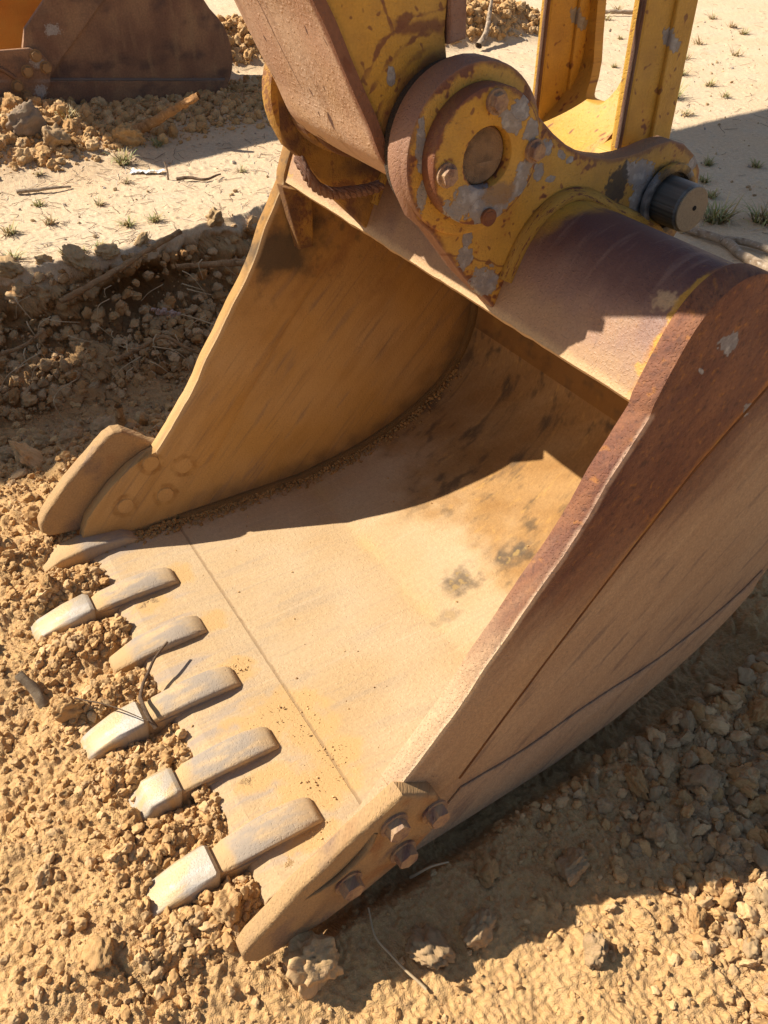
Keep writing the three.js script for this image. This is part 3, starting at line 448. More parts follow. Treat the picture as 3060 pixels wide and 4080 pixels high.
{
  const near = [[-0.44, 0.283], [-0.418, 0.318], [-0.436, 0.322], [-0.51, 0.262], [-0.532, 0.205], [-0.53, 0.17], [-0.462, 0.106], [-0.355, 0.064], [-0.276, 0.043], [-0.189, 0.04], [-0.135, 0.043], [-0.113, 0.07], [-0.112, 0.098], [-0.131, 0.123], [-0.177, 0.157], [-0.224, 0.2], [-0.27, 0.228], [-0.32, 0.262], [-0.38, 0.292]].filter((_, i) => i > 1);
  const far = [[-0.438, 0.29], [-0.425, 0.305], [-0.372, 0.353], [-0.348, 0.357], [-0.325, 0.348], [-0.2, 0.25], [-0.13, 0.182], [-0.103, 0.145], [-0.1, 0.118], [-0.116, 0.098], [-0.155, 0.09], [-0.2, 0.082], [-0.3, 0.06], [-0.45, 0.06], [-0.55, 0.12], [-0.55, 0.22]];
  const cm = metalMat(cutterTex, 0.002, 0.3, { roughness: 0.85, color: new THREE.Color().setRGB(0.82, 0.8, 0.78) });
  const a = part('side_cutter', ext(jag(near), 0.643, W0 - 0.0005, 0.008), cm, bucket, BO);
  [[-0.417, 0.25, 0.3], [-0.504, 0.215, 0.8], [-0.437, 0.138, 0.1], [-0.322, 0.142, 0.5]].forEach(([x, y, t]) => mesh('bolt', hexBolt(x, y, 0.643, 0.0225, 0.022, t), boltMat, a));
  mesh('casting_rib', tube([[-0.23, 0.165, 0.646], [-0.3, 0.185, 0.638], [-0.36, 0.225, 0.641], [-0.38, 0.25, 0.649]], 0.009, 30, 8, [0.3, 1]), cm, a);
  const b = part('side_cutter', ext(jag(far), W1 + 0.0005, 1.966, 0.009), cm, bucket, BO);
  BOLTS_IN.forEach(([x, y]) => mesh('bolt', cyl(x, y, 0.024, W1 - TH - off(x, y) - 0.0025, W1 - TH - off(x, y) + 0.006, 0.002), farMat, b));
}
// ---- hinge plates, pin and pin cover
const EAR = [[-0.885, 0.93], [-0.872, 0.945], [-0.855, 0.962], [-0.812, 1.006], [-0.796, 1.026], [-0.742, 1.096], [-0.715, 1.121], [-0.698, 1.155], ...circle(-0.812, 1.211, 0.127, 36).filter(([x, y]) => y > 1.16 && !(x < -0.89 && y < 1.292)).sort((p, q) => Math.atan2(p[1] - 1.211, p[0] + 0.812) - Math.atan2(q[1] - 1.211, q[0] + 0.812)), [-0.912, 1.276], [-0.937, 1.247], [-0.98, 1.21], [-1.01, 1.189], [-1.047, 1.17], [-1.083, 1.159], [-1.12, 1.151], [-1.156, 1.15], [-1.19, 1.153], [-1.227, 1.159], [-1.261, 1.16], [-1.299, 1.147], [-1.336, 1.121], [-1.357, 1.093], [-1.365, 1.05], [-1.355, 1.01], [-1.325, 0.966], [-1.3, 0.9], [-1.1, 1.02], [-1.0, 1.05], [-0.92, 0.98]];
const PIN = [-0.812, 1.211], PIN2 = [-1.272, 1.055];
const earTex = bakeRect(1150, [-1.4, -0.64, 0.86, 1.36], (x, y, o) => {
  const e = polyDist(EAR, x, y), r = Math.hypot(x - PIN[0], y - PIN[1]);
  yellowPaint(x, y, o, -0.03 + 0.22 * sm(0.03, 0.0, e) + 0.1 * sm(0.1, 0.13, r) * sm(-0.9, -0.75, x) + 0.12 * sm(1.06, 0.97, y));
  lay(o, C.rust, 0.9 * sm(0.012, 0.002, e + 0.012 * fbm(x * 40, y * 40, 4))); lay(o, C.rustPink, 0.5 * sm(0.006, 0.0, e));
  lay(o, C.rust, 0.75 * sm(0.0025, 0.0008, Math.abs(y - 1.045 - 0.35 * (x + 0.8) - 0.02 * fbm(x * 14, 2, 3)) + 0.002 * fbm(x * 60, y * 60)) * sm(-0.93, -0.9, x) * sm(-0.72, -0.76, x)); // a scratch
  lay(o, C.ochreDark, 0.35 * sm(1.12, 1.0, y) * sm(-0.95, -1.05, x)); lay(o, [0.2, 0.12, 0.05], 0.55 * clamp(0.4 + 2 * fbm(x * 12, y * 12, 4)) * sm(-1.0, -1.12, x));
  greyPatch(x, y, o, [[-0.965, 1.191, 0.022, 0.017], [-0.953, 1.156, 0.013, 0.019], [-0.816, 1.073, 0.013, 0.017], [-0.858, 0.987, 0.036, 0.036, 0.3], [-0.814, 1.041, 0.024, 0.021, 0.5], [-1.215, 1.06, 0.04, 0.085, -0.4], [-1.19, 1.115, 0.05, 0.03, 0.3], [-1.0, 1.175, 0.018, 0.008, 0.6], [-1.02, 1.165, 0.01, 0.007], [-0.71, 1.235, 0.01, 0.05], [-0.715, 1.16, 0.012, 0.03], [-0.98, 1.14, 0.015, 0.006], [-1.33, 1.11, 0.035, 0.015, -0.7]]);
  { const r2 = Math.hypot(x - PIN2[0], y - PIN2[1]); lay(o, [0.03, 0.025, 0.02], 0.85 * sm(0.075, 0.05, r2 + 0.03 * fbm(x * 40, y * 40, 4))); lay(o, [0.06, 0.045, 0.03], 0.6 * sm(0.12, 0.3, fbm(x * 16 + 4, y * 16, 4)) * sm(-1.0, -1.1, x)); }
  { const t = blob(x, y, [-1.143, 1.1, 0.035, 0.05, 0.2]); lay(o, [0.025, 0.02, 0.018], 0.92 * sm(0.0, 0.25, t)); }
  { const t = blob(x, y, [-1.16, 1.01, 0.03, 0.02, 0]); lay(o, [0.03, 0.025, 0.02], 0.7 * sm(0.1, 0.3, t)); }
});
const coverTex = bakeRect(700, [-0.93, -0.69, 1.09, 1.33], (x, y, o) => {
  const r = Math.hypot(x - PIN[0], y - PIN[1]);
  yellowPaint(x + 2, y, o, -0.02 + 0.3 * sm(0.01, 0, 0.1 - r) + 0.28 * sm(0.056, 0.043, r) + 0.14 * sm(-0.8, -0.74, x + 0.1 * (y - 1.2)));
  lay(o, C.rust, 0.9 * sm(0.009, 0.001, 0.1 - r + 0.012 * fbm(x * 50, y * 50, 4)));
  greyPatch(x, y, o, [[-0.775, 1.154, 0.05, 0.03, -0.4], [-0.82, 1.133, 0.05, 0.025, 0], [-0.878, 1.168, 0.02, 0.045, 0.5], [-0.855, 1.262, 0.03, 0.024, 0.3], [-0.89, 1.239, 0.02, 0.02], [-0.868, 1.272, 0.02, 0.02]]);
  lay(o, [0.26, 0.16, 0.075], 0.9 * sm(0.1, 0.4, 1 - Math.hypot((x + 0.838) / 0.045, (y - 1.153) / 0.022) + 0.4 * fbm(x * 50, y * 50, 4)));
});
const yellowTileFn = (wear, dark = 0) => (u, v, o) => { yellowPaint(u * 0.9 + 5, v * 0.9, o, wear); if (dark) lay(o, C.ochreDark, dark); };
const yellowMat = std({ map: tile(bake(700, 700, yellowTileFn(-0.06)), 0.9), bumpMap: tile(pitBump, 0.3), bumpScale: 0.0012, roughness: 0.6 });
const yellowWorn = std({ map: tile(bake(600, 600, yellowTileFn(0.12)), 0.9), bumpMap: tile(pitBump, 0.3), bumpScale: 0.002, roughness: 0.7 });
const darkWorn = std({ map: tile(bake(600, 600, (u, v, o) => { yellowPaint(u * 0.7, v * 0.7, o, 0.12); lay(o, C.ochreDark, 0.55); lay(o, C.rustDark, 0.9 * sm(-0.15, 0.2, fbm(u * 5, v * 5, 5))); }), 0.7), bumpMap: tile(pitBump, 0.25), bumpScale: 0.0025, roughness: 0.8 });
const earMat = metalMat(earTex, 0.0018, 0.28, { roughness: 0.62 }), coverMat = metalMat(coverTex, 0.0018, 0.25, { roughness: 0.62 });
const rustEdgeMat = std({ map: tile(bake(512, 512, (u, v, o) => { const x = u * 0.4, y = v * 0.4; put(o, C.rustPink); lay(o, C.rust, clamp(0.4 + 1.6 * fbm(x * 14, y * 14, 4))); lay(o, C.rustDark, 0.6 * sm(0.05, 0.4, fbm(x * 40, y * 40, 4))); lay(o, C.orange, 0.4 * sm(0.1, 0.4, fbm(x * 24 + 7, y * 24, 3))); }), 0.4), bumpMap: tile(pitBump, 0.2), bumpScale: 0.003, roughness: 0.85 });
{
  const near = part('hinge_plate', ext(EAR, 1.06, 1.1, 0.005, [circle(PIN[0], PIN[1], 0.06)]), earMat, bucket, BO);
  mesh('pin_boss', ext(circle(PIN[0], PIN[1], 0.126, 64), 1.048, 1.104, 0.006, [circle(PIN[0], PIN[1], 0.055)]), earMat, near);
  mesh('pin_boss', ext(circle(PIN2[0], PIN2[1], 0.066, 48), 1.044, 1.058, 0.005, [circle(PIN2[0], PIN2[1], 0.05)]), earMat, near);
  mesh('fillet_weld', tube(outLine.filter(([x, y], i) => i > 3 && i < 46).map(([x, y]) => [x, y + 0.003, 1.056]), 0.016, 90, 8), yellowWorn, near);
  const cover = part('pin_cover', ext(circle(PIN[0], PIN[1], 0.1, 72), 1.017, 1.05, 0.005, [circle(PIN[0], PIN[1], 0.044, 48)]), coverMat, bucket, BO);
  [[-0.817, 1.289, 0.3], [-0.735, 1.2, 0.8], [-0.899, 1.209, 0.1]].forEach(([x, y, t]) => mesh('bolt', hexBolt(x, y, 1.016, 0.0142, 0.011, t), boltMat, cover));
  mesh('bolt', hexBolt(-0.819, 1.122, 1.016, 0.011, 0.003, 0.4), coverMat, cover);
  part('hinge_pin', cyl(PIN[0], PIN[1], 0.0435, 1.034, 1.52, 0.003), std({ map: tile(bake(256, 256, (u, v, o) => { const x = u * 0.2, y = v * 0.2; put(o, [0.3, 0.19, 0.1]); lay(o, [0.12, 0.08, 0.05], clamp(0.2 + 2 * fbm(x * 30, y * 30, 4))); lay(o, [0.4, 0.3, 0.2], clamp(2 * fbm(x * 18 + 3, y * 18, 4))); }), 0.2), bumpMap: tile(grainBump, 0.2), bumpScale: 0.004, roughness: 1 }), bucket, BO);
  const far = part('hinge_plate', ext(EAR, 1.5, 1.54, 0.005, [circle(PIN[0], PIN[1], 0.06)]), darkWorn, bucket, BO);
  mesh('fillet_weld', tube(outLine.filter(([x, y], i) => i > 3 && i < 46).map(([x, y]) => [x, y + 0.003, 1.497]), 0.012, 90, 8), yellowWorn, far);
  const pin = part('link_pin', cyl(PIN2[0], PIN2[1], 0.043, 0.992, 1.56, 0.006, 48), std({ map: tile(bake(512, 512, (u, v, o) => { const x = u * 0.2, y = v * 0.2; put(o, [0.07, 0.06, 0.05]); lay(o, [0.36, 0.33, 0.28], 0.9 * clamp(0.35 + 1.8 * fbm(x * 22, y * 22, 4))); lay(o, [0.05, 0.045, 0.04], sm(0.1, 0.4, fbm(x * 30 + 5, y * 30, 4))); }), 0.2), bumpMap: tile(pitBump, 0.2), bumpScale: 0.002, roughness: 0.5, metalness: 0.25 }), bucket, BO);
  mesh('pin_face', cyl(PIN2[0], PIN2[1], 0.04, 0.9905, 0.994, 0.0012, 44), std({ map: tile(grainTile, 0.12), color: new THREE.Color().setRGB(0.4, 0.3, 0.18), bumpMap: tile(pitBump, 0.12), bumpScale: 0.0015, roughness: 0.75 }), pin);
  mesh('grease_hole', cyl(PIN2[0] - 0.004, PIN2[1] + 0.002, 0.0045, 0.9892, 0.993, 0.0005, 16), std({ color: 0x0a0806 }), pin);
  part('gusset', ext([[-0.85, 0.93], [-0.93, 0.9], [-0.925, 0.768], [-0.885, 0.768]], 1.835, W1 - TH - 0.018, 0.004), darkWorn, bucket, BO);
  // bent bar hanging below the arm
  const L = [[-0.722, 1.105, 1.475], [-0.727, 1.085, 1.46], [-0.744, 1.058, 1.45], [-0.775, 1.041, 1.448], [-0.816, 1.036, 1.447], [-0.858, 1.034, 1.447], [-0.884, 1.037, 1.446]], cv = new THREE.CatmullRomCurve3(L.map((p) => new THREE.Vector3(...p))), strands = [];
  for (let k = 0; k < 3; k++) { const P = []; for (let i = 0; i <= 60; i++) { const p = cv.getPointAt(i / 60), a = i * 0.55 + k * 2.094; P.push([p.x + 0.005 * Math.cos(a) * 0.6, p.y + 0.005 * Math.sin(a), p.z + 0.005 * Math.cos(a)]); } strands.push(tube(P, 0.0075, 120, 7)); }
  part('twisted_rod', strands, std({ map: rustEdgeMat.map, color: new THREE.Color().setRGB(1, 1, 1), emissiveIntensity: 0, bumpMap: tile(pitBump, 0.1), bumpScale: 0.002, roughness: 0.85 }), bucket, BO);
}

// ---------------------------------------------------------------- the excavator's arm and link
{
  const AO = [-0.8, 1.2, 1.3], arm = group('digging_arm', 'yellow excavator arm with worn rusty face plate rising above the open bucket', 'excavator arm', AO);
  const ux = 0.45, uy = 0.893, up = (p, t) => [p[0] + ux * t, p[1] + uy * t];
  const side = [...circle(PIN[0], PIN[1], 0.096, 48).filter(([x, y]) => y < 1.19), [-0.712, 1.2], [-0.69, 1.24], [-0.613, 1.395], up([-0.632, 1.43], 2.2), up([-0.96, 1.9], 1.7), [-0.83, 1.6], [-0.806, 1.42], [-0.803, 1.36], [-0.81, 1.32], [-0.88, 1.26]];
  const sorted = side.slice(0, -10).sort((p, q) => Math.atan2(p[1] - PIN[1], p[0] - PIN[0]) - Math.atan2(q[1] - PIN[1], q[0] - PIN[0]));
  const poly = [...sorted, ...side.slice(-10)];
  const armTex = bakeRect(900, [-0.95, -0.45, 1.05, 1.6], (x, y, o) => {
    yellowPaint(x + 4, y, o, -0.1); const r = Math.hypot(x - PIN[0], y - PIN[1]);
    for (const k of [0.135, 0.16, 0.185]) lay(o, C.rust, 0.9 * sm(0.006, 0.001, Math.abs(r - k - 0.02 * fbm(x * 14, y * 14, 3)) + 0.016 * fbm(x * 50, y * 50, 3)) * sm(-0.05, 0.15, fbm(x * 10 + k * 90, y * 10, 3) + 0.05));
    lay(o, C.rust, 0.9 * sm(0.012, 0.003, Math.abs(y - 1.375 - 0.12 * (x + 0.72) - 0.012 * fbm(x * 20, 3)) + 0.01 * fbm(x * 40, y * 40, 4)) * sm(-0.81, -0.79, x) * sm(-0.7, -0.73, x));
    lay(o, C.rust, 0.8 * sm(0.004, 0.001, Math.abs(x + 0.69 - 0.45 * (y - 1.42)) + 0.006 * fbm(x * 60, y * 60, 3)) * sm(1.36, 1.38, y));
    lay(o, C.rust, 0.8 * sm(0.02, 0.0, r - 0.115 + 0.03 * fbm(x * 20, y * 20, 4))); lay(o, C.rustDark, 0.7 * sm(1.24, 1.15, y));
    greyPatch(x, y, o, [[-0.735, 1.262, 0.016, 0.02], [-0.76, 1.42, 0.008, 0.01], [-0.72, 1.44, 0.008, 0.01], [-0.71, 1.31, 0.01, 0.016]]);
  });
  const sideMat = metalMat(armTex, 0.0012, 0.3, { roughness: 0.6 });
  part('side_plate', ext(poly, 1.129, 1.15, 0.003), sideMat, arm, AO);
  part('side_plate', ext(poly, 1.4, 1.42, 0.003), sideMat, arm, AO);
  part('hub', [cyl(PIN[0], PIN[1], 0.11, 1.107, 1.14, 0.006, 56), cyl(PIN[0], PIN[1], 0.08, 1.13, 1.45, 0.004, 56), cyl(PIN[0], PIN[1], 0.1, 1.44, 1.492, 0.006, 56)], darkWorn, arm, AO);
  { const F2 = [up([-0.632, 1.43], 0.0), up([-0.632, 1.43], 2.2), up([-0.65, 1.435], 2.2), up([-0.65, 1.435], 0.0)]; part('front_skin', ext(F2, 1.15, 1.4, 0.002), rustEdgeMat, arm, AO); }
  part('seal_ring', ext(circle(PIN[0], PIN[1], 0.118, 60), 1.109, 1.128, 0.004, [circle(PIN[0], PIN[1], 0.1, 60)]), std({ map: tile(grainTile, 0.3), color: new THREE.Color().setRGB(0.09, 0.06, 0.035), bumpMap: tile(grainBump, 0.2), bumpScale: 0.006, roughness: 0.9 }), arm, AO);
  // worn face plate: straight along the arm, then wrapped under the hub
  const face = [[-0.572, 1.442], [-0.583, 1.42], [-0.603, 1.384], [-0.624, 1.339], [-0.647, 1.292], [-0.668, 1.251], [-0.68, 1.222], [-0.692, 1.198], [-0.712, 1.176], [-0.74, 1.154], [-0.785, 1.125], [-0.83, 1.1], [-0.868, 1.083], [-0.9, 1.058]];
  const back = inward(face, -0.017), FP = smoothLine(face, 60), BP = smoothLine(back, 60);
  const faceTex = bakeRect(800, [1.08, 1.52, 0, 1.2], (w, s, o) => {
    put(o, [0.46, 0.28, 0.18]); lay(o, [0.52, 0.36, 0.24], clamp(0.5 + 1.5 * fbm(w * 8, s * 4, 4))); lay(o, C.rust, 0.35 * sm(0.05, 0.4, fbm(w * 30, s * 5, 4))); lay(o, [0.5, 0.3, 0.12], 0.5 * sm(0.5, 0.25, s) * clamp(0.3 + 1.5 * fbm(w * 12, s * 12, 4)));
    lay(o, C.rustDark, 0.9 * sm(0.5, 0.58, n2(w * 60, s * 26) + 0.2 * n2(w * 7, s * 7))); lay(o, C.rustDark, 0.9 * sm(0.0022, 0.0006, Math.abs(w - 1.33 - 0.05 * (s - 0.5)) + 0.001 * n2(s * 60, 2)) * sm(0.3, 0.36, s)); lay(o, C.rustDark, 0.6 * sm(0.0016, 0.0004, Math.abs(w - 1.26 - 0.03 * (s - 0.5))) * sm(0.5, 0.56, s));
    lay(o, C.rust, 0.9 * sm(0.02, 0.004, w - 1.122 + 0.012 * fbm(w * 30, s * 12, 4))); lay(o, C.greyPale, 0.5 * sm(0.15, 0.5, fbm(w * 20, s * 20 + 3, 4)) * sm(0.3, 0.15, s));
    shade(o, 1 + 0.2 * n2(w * 200, s * 120));
  });
  const FS = sLen([...FP].reverse()), pos = [], uv = [], idx = [], M = 24;
  const zw = (i, j) => { const s = FS[FP.length - 1 - i]; const nar = sm(0.17, 0.0, s); return mix(1.122 + 0.02 * nar, 1.434 - 0.1 * nar, j / M); };
  const add = (L, flip) => { const b = pos.length / 3; L.forEach(([x, y], i) => { for (let j = 0; j <= M; j++) { const z = zw(i, j); pos.push(x, y, z); uv.push(z, FS[FP.length - 1 - i]); } }); for (let i = 0; i < L.length - 1; i++) for (let j = 0; j < M; j++) { const a = b + i * (M + 1) + j, c = a + M + 1; flip ? idx.push(a, c, a + 1, a + 1, c, c + 1) : idx.push(a, a + 1, c, a + 1, c + 1, c); } return b; };
  add(FP, true); add(BP, false);
  for (const j of [0, M]) { const b = pos.length / 3; FP.forEach(([x, y], i) => { const z = zw(i, j), s = FS[FP.length - 1 - i]; const q = BP[i]; pos.push(x, y, z, q[0], q[1], z); uv.push(1.1, s, 1.115, s); }); for (let i = 0; i < FP.length - 1; i++) { const a = b + i * 2; idx.push(a, a + 1, a + 2, a + 1, a + 3, a + 2); } }
  { const b = pos.length / 3, i = FP.length - 1; for (let j = 0; j <= M; j++) { const z = zw(i, j); pos.push(FP[i][0], FP[i][1], z, BP[i][0], BP[i][1], z); uv.push(z, 0.01, z, 0.0); } for (let j = 0; j < M; j++) { const a = b + j * 2; idx.push(a, a + 2, a + 1, a + 1, a + 2, a + 3); } }
  const g = new THREE.BufferGeometry(); g.setAttribute('position', new THREE.Float32BufferAttribute(pos, 3)); g.setAttribute('uv', new THREE.Float32BufferAttribute(uv, 2)); g.setIndex(idx); g.computeVertexNormals();
  part('face_plate', g, metalMat(faceTex, 0.0016, 0.5, { roughness: 0.75 }), arm, AO);
  part('back_plate', ext([[-0.808, 1.345], [-0.838, 1.35], [-0.835, 1.42], [-0.86, 1.6], [-0.99, 1.9], [-0.25, 3.4], [-0.22, 3.38], [-0.955, 1.89], [-0.83, 1.58], [-0.806, 1.42]], 1.122, 1.43, 0.004), rustEdgeMat, arm, AO);
}
{
  const LO = [-1.28, 1.06, 1.3], link = group('bucket_link', 'yellow H-shaped bucket link with two upright arms standing on the pin behind the hinge plate', 'bucket link', LO);
  const linkMat = std({ map: tile(bake(800, 800, (u, v, o) => { yellowPaint(u * 0.8 + 9, v * 0.8, o, -0.02); lay(o, C.rust, 0.4 * sm(0.1, 0.5, fbm(u * 9, v * 9, 4))); greyPatch(u * 0.8, v * 0.8, o, [[0.3, 0.5, 0.03, 0.015, 0.8], [0.33, 0.2, 0.02, 0.03]]); }), 0.8), bumpMap: tile(pitBump, 0.3), bumpScale: 0.0014, roughness: 0.6 });
  for (const [z0, z1] of [[1.145, 1.175], [1.385, 1.412]]) {
    const a = part('link_arm', ext([[-1.232, 1.09], [-1.225, 1.13], [-1.225, 2.3], [-1.335, 2.3], [-1.335, 1.13], [-1.31, 1.07]], z0, z1, 0.007), linkMat, link, LO);
    mesh('flange', ext([[-1.295, 1.12], [-1.293, 2.29], [-1.345, 2.29], [-1.345, 1.12]], z0 - 0.008, z0 + 0.002, 0.003), linkMat, a);
    mesh('edge_weld', tube([[-1.224, 1.13, z0 + 0.006], [-1.224, 2.28, z0 + 0.006]], 0.006, 60, 8), rustEdgeMat, a);
  }
  part('pin_sleeve', cyl(PIN2[0], PIN2[1], 0.078, 1.112, 1.488, 0.006, 48), linkMat, link, LO);
  // saddle between the arms, with a U-shaped upper edge
  const N = 30, M = 26, pos = [], uv = [], idx = [];
  const prof = (h) => { const t = clamp(h / 0.14); return [mix(-1.17, -1.322, Math.pow(Math.sin(t * Math.PI / 2), 0.75)), 1.095 + h]; };
  for (const [dx, fl] of [[0, 0], [-0.022, 1]]) {
    const b = pos.length / 3;
    for (let i = 0; i <= N; i++) { const w = mix(1.2, 1.39, i / N), e = Math.abs(i / N - 0.53) / 0.5, top = 0.075 + 1.05 * Math.pow(Math.max(0, e - 0.12) / 0.88, 3.2) * (e > 0.12 ? 1 : 0) + 0.02 * e * e;
      for (let j = 0; j <= M; j++) { const h = (-0.02 + (top + 0.02) * (j / M)); const [x, y] = prof(Math.max(0, h)); pos.push(x + dx, y + Math.min(0, h), w); uv.push(w, y); } }
    for (let i = 0; i < N; i++) for (let j = 0; j < M; j++) { const a = b + i * (M + 1) + j, c = a + M + 1; fl ? idx.push(a, c, a + 1, a + 1, c, c + 1) : idx.push(a, a + 1, c, a + 1, c + 1, c); }
  }
  const K = (N + 1) * (M + 1); for (let i = 0; i < N; i++) { const a = i * (M + 1) + M, c = a + M + 1; idx.push(a, a + K, c, c, a + K, c + K); }
  const g = new THREE.BufferGeometry(); g.setAttribute('position', new THREE.Float32BufferAttribute(pos, 3)); g.setAttribute('uv', new THREE.Float32BufferAttribute(uv, 2)); g.setIndex(idx); g.computeVertexNormals();
  part('saddle', g, linkMat, link, LO);
}

// ---------------------------------------------------------------- the second machine's bucket, and its boom and arm beyond the frame, unseen and shaped to cast shadows
{
  const Z = 6.2, BO2 = [-1.8, 0, 6.7], g2 = group('second_excavator', 'dark rust-brown bucket of another excavator standing on a soil heap beyond the pit', 'excavator bucket', BO2);
  const rim2 = [[-1.16, 0.5], [-1.2, 0.6], [-1.354, 0.74], [-1.55, 0.93], [-1.75, 1.13], [-1.93, 1.33]], back2 = [[-2.1, 1.36], [-2.26, 1.2], [-2.35, 0.9], [-2.4, 0.66], [-2.523, 0.498], [-2.564, 0.325], [-2.545, 0.2], [-2.496, 0.117], [-2.4, 0.05], [-2.2, 0.0], [-1.9, -0.02], [-1.5, 0.03], [-1.1, 0.1]];
  const P = [...rim2, ...smoothLine(back2, 40)], diag = [[-1.718, 0.713], [-1.374, 0.411], [-1.28, 0.31]];
  const tex = bakeRect(900, [-2.65, -0.85, -0.1, 1.45], (x, y, o) => {
    put(o, [0.2, 0.095, 0.05]); lay(o, [0.36, 0.19, 0.09], clamp(0.3 + 1.5 * fbm(x * 5, y * 3.5, 5))); lay(o, [0.07, 0.04, 0.032], 0.75 * sm(0, 0.4, fbm(x * 4 + 8, y * 7, 4))); lay(o, [0.33, 0.19, 0.09], 0.5 * sm(0.05, 0.4, fbm(x * 16, y * 3 + 4, 4)));
    const l = lineSide([[-2.2, 1.14], [-1.718, 0.713], [-1.28, 0.31]], x, y); if (l) lay(o, [0.3, 0.17, 0.09], 0.5 * clamp(0.5 + 1.5 * fbm(x * 8, y * 8, 4)));
    for (let k = 0; k < 3; k++) lay(o, [0.42, 0.38, 0.33], 0.7 * sm(0.1, 0.3, blob(x, y, [[-1.36, 0.58, 0.07, 0.05], [-1.22, 0.42, 0.06, 0.05], [-1.2, 0.25, 0.06, 0.06]][k])));
    lay(o, [0.32, 0.26, 0.22], 0.5 * sm(0.015, 0.003, Math.abs(y - 0.3 - 0.115 * (x + 1.3)) + 0.01 * fbm(x * 20, y * 20)) * clamp(0.3 + 2 * fbm(x * 6, 2)));
    shade(o, 1 + 0.25 * n2(x * 90, y * 90));
  });
  const m2 = metalMat(tex, 0.004, 0.6, { roughness: 0.8 }), inMat = std({ map: tile(bake(400, 400, (u, v, o) => { put(o, C.ochre); lay(o, C.orange, clamp(0.4 + 1.5 * fbm(u * 5, v * 5, 4))); lay(o, C.ochreDark, 0.6 * clamp(2 * fbm(u * 3 + 7, v * 8, 4))); }), 1), bumpMap: tile(pitBump, 0.5), bumpScale: 0.002 });
  part('side_plate', ext(P, Z, Z + 0.035, 0.004), m2, g2, BO2);
  part('side_plate', ext(P, Z + 1.1, Z + 1.135, 0.004), inMat, g2, BO2);
  part('reinforcement_plate', ext([...rim2.slice(0).map(([x, y]) => [x + 0.003, y]), [-2.1, 1.345], [-2.2, 1.14], ...diag, [-1.2, 0.25]], Z - 0.016, Z - 0.0005, 0.005), m2, g2, BO2);
  part('wear_strip', ext([[-1.25, 0.302], [-2.48, 0.163], [-2.5, 0.12], [-2.4, 0.05], [-2.2, 0.0], [-1.9, -0.02], [-1.5, 0.03], [-1.15, 0.1]], Z - 0.02, Z - 0.0008, 0.006), m2, g2, BO2);
  part('weld_bead', tube([[-1.27, 0.305, Z - 0.012], [-1.7, 0.255, Z - 0.014], [-2.1, 0.208, Z - 0.014], [-2.48, 0.166, Z - 0.01]], 0.009, 60, 8), std({ map: tile(grainTile, 0.2), color: new THREE.Color().setRGB(0.3, 0.22, 0.17), bumpMap: tile(pitBump, 0.2), bumpScale: 0.006, roughness: 0.7 }), g2, BO2);
  const L = smoothLine(back2, 60), LI = inward(L, 0.03), pos = [], idx = [], uv = []; const rows2 = [L, LI];
  rows2.forEach((Q, f) => { const b = pos.length / 3; Q.forEach(([x, y], i) => { pos.push(x, y, Z + 0.03, x, y, Z + 1.105); uv.push(0, i * 0.04, 1.1, i * 0.04); }); for (let i = 0; i < Q.length - 1; i++) { const k = b + i * 2; f ? idx.push(k, k + 2, k + 1, k + 1, k + 2, k + 3) : idx.push(k, k + 1, k + 2, k + 1, k + 3, k + 2); } });
  const g = new THREE.BufferGeometry(); g.setAttribute('position', new THREE.Float32BufferAttribute(pos, 3)); g.setAttribute('uv', new THREE.Float32BufferAttribute(uv, 2)); g.setIndex(idx); g.computeVertexNormals();
  part('shell', g, inMat, g2, BO2);
  const cut = part('side_cutter', ext([[-0.85, 0.53], [-1.0, 0.505], [-1.19, 0.5], [-1.25, 0.475], [-1.285, 0.425], [-1.29, 0.36], [-1.26, 0.27], [-1.2, 0.2], [-1.154, 0.162], [-0.95, 0.15], [-0.7, 0.2], [-0.62, 0.33], [-0.68, 0.47]], Z - 0.05, Z - 0.017, 0.01), m2, g2, BO2);
  [[-1.215, 0.455], [-1.26, 0.385], [-1.14, 0.375], [-1.06, 0.3], [-1.1, 0.235]].forEach(([x, y], i) => mesh('bolt', hexBolt(x, y, Z - 0.05, 0.03, 0.03, i * 0.4), std({ color: new THREE.Color().setRGB(0.36, 0.2, 0.08), bumpMap: tile(pitBump, 0.2), bumpScale: 0.003 }), cut));
  mesh('casting_rib', tube([[-0.8, 0.45, Z - 0.052], [-0.98, 0.41, Z - 0.055], [-1.06, 0.345, Z - 0.05]], 0.014, 30, 8), m2, cut);
  part('shadow_arm', ext([[-2.3, 1.3], [-0.2, 1.7], [0.05, 2.2], [-2.4, 1.75]], 6.5, 6.95, 0.02), yellowMat, g2, BO2);  // unseen slab added as an arm, shaped to shade heap and sand
  part('shadow_boom', ext([[-9, 4.0], [1, 4.35], [5, 4.2], [5, 5.4], [1, 5.55], [-9, 5.2]], 5.95, 6.88, 0.02), yellowMat, g2, BO2);  // unseen boom inferred from its shadow band, widened to shade the pit
}

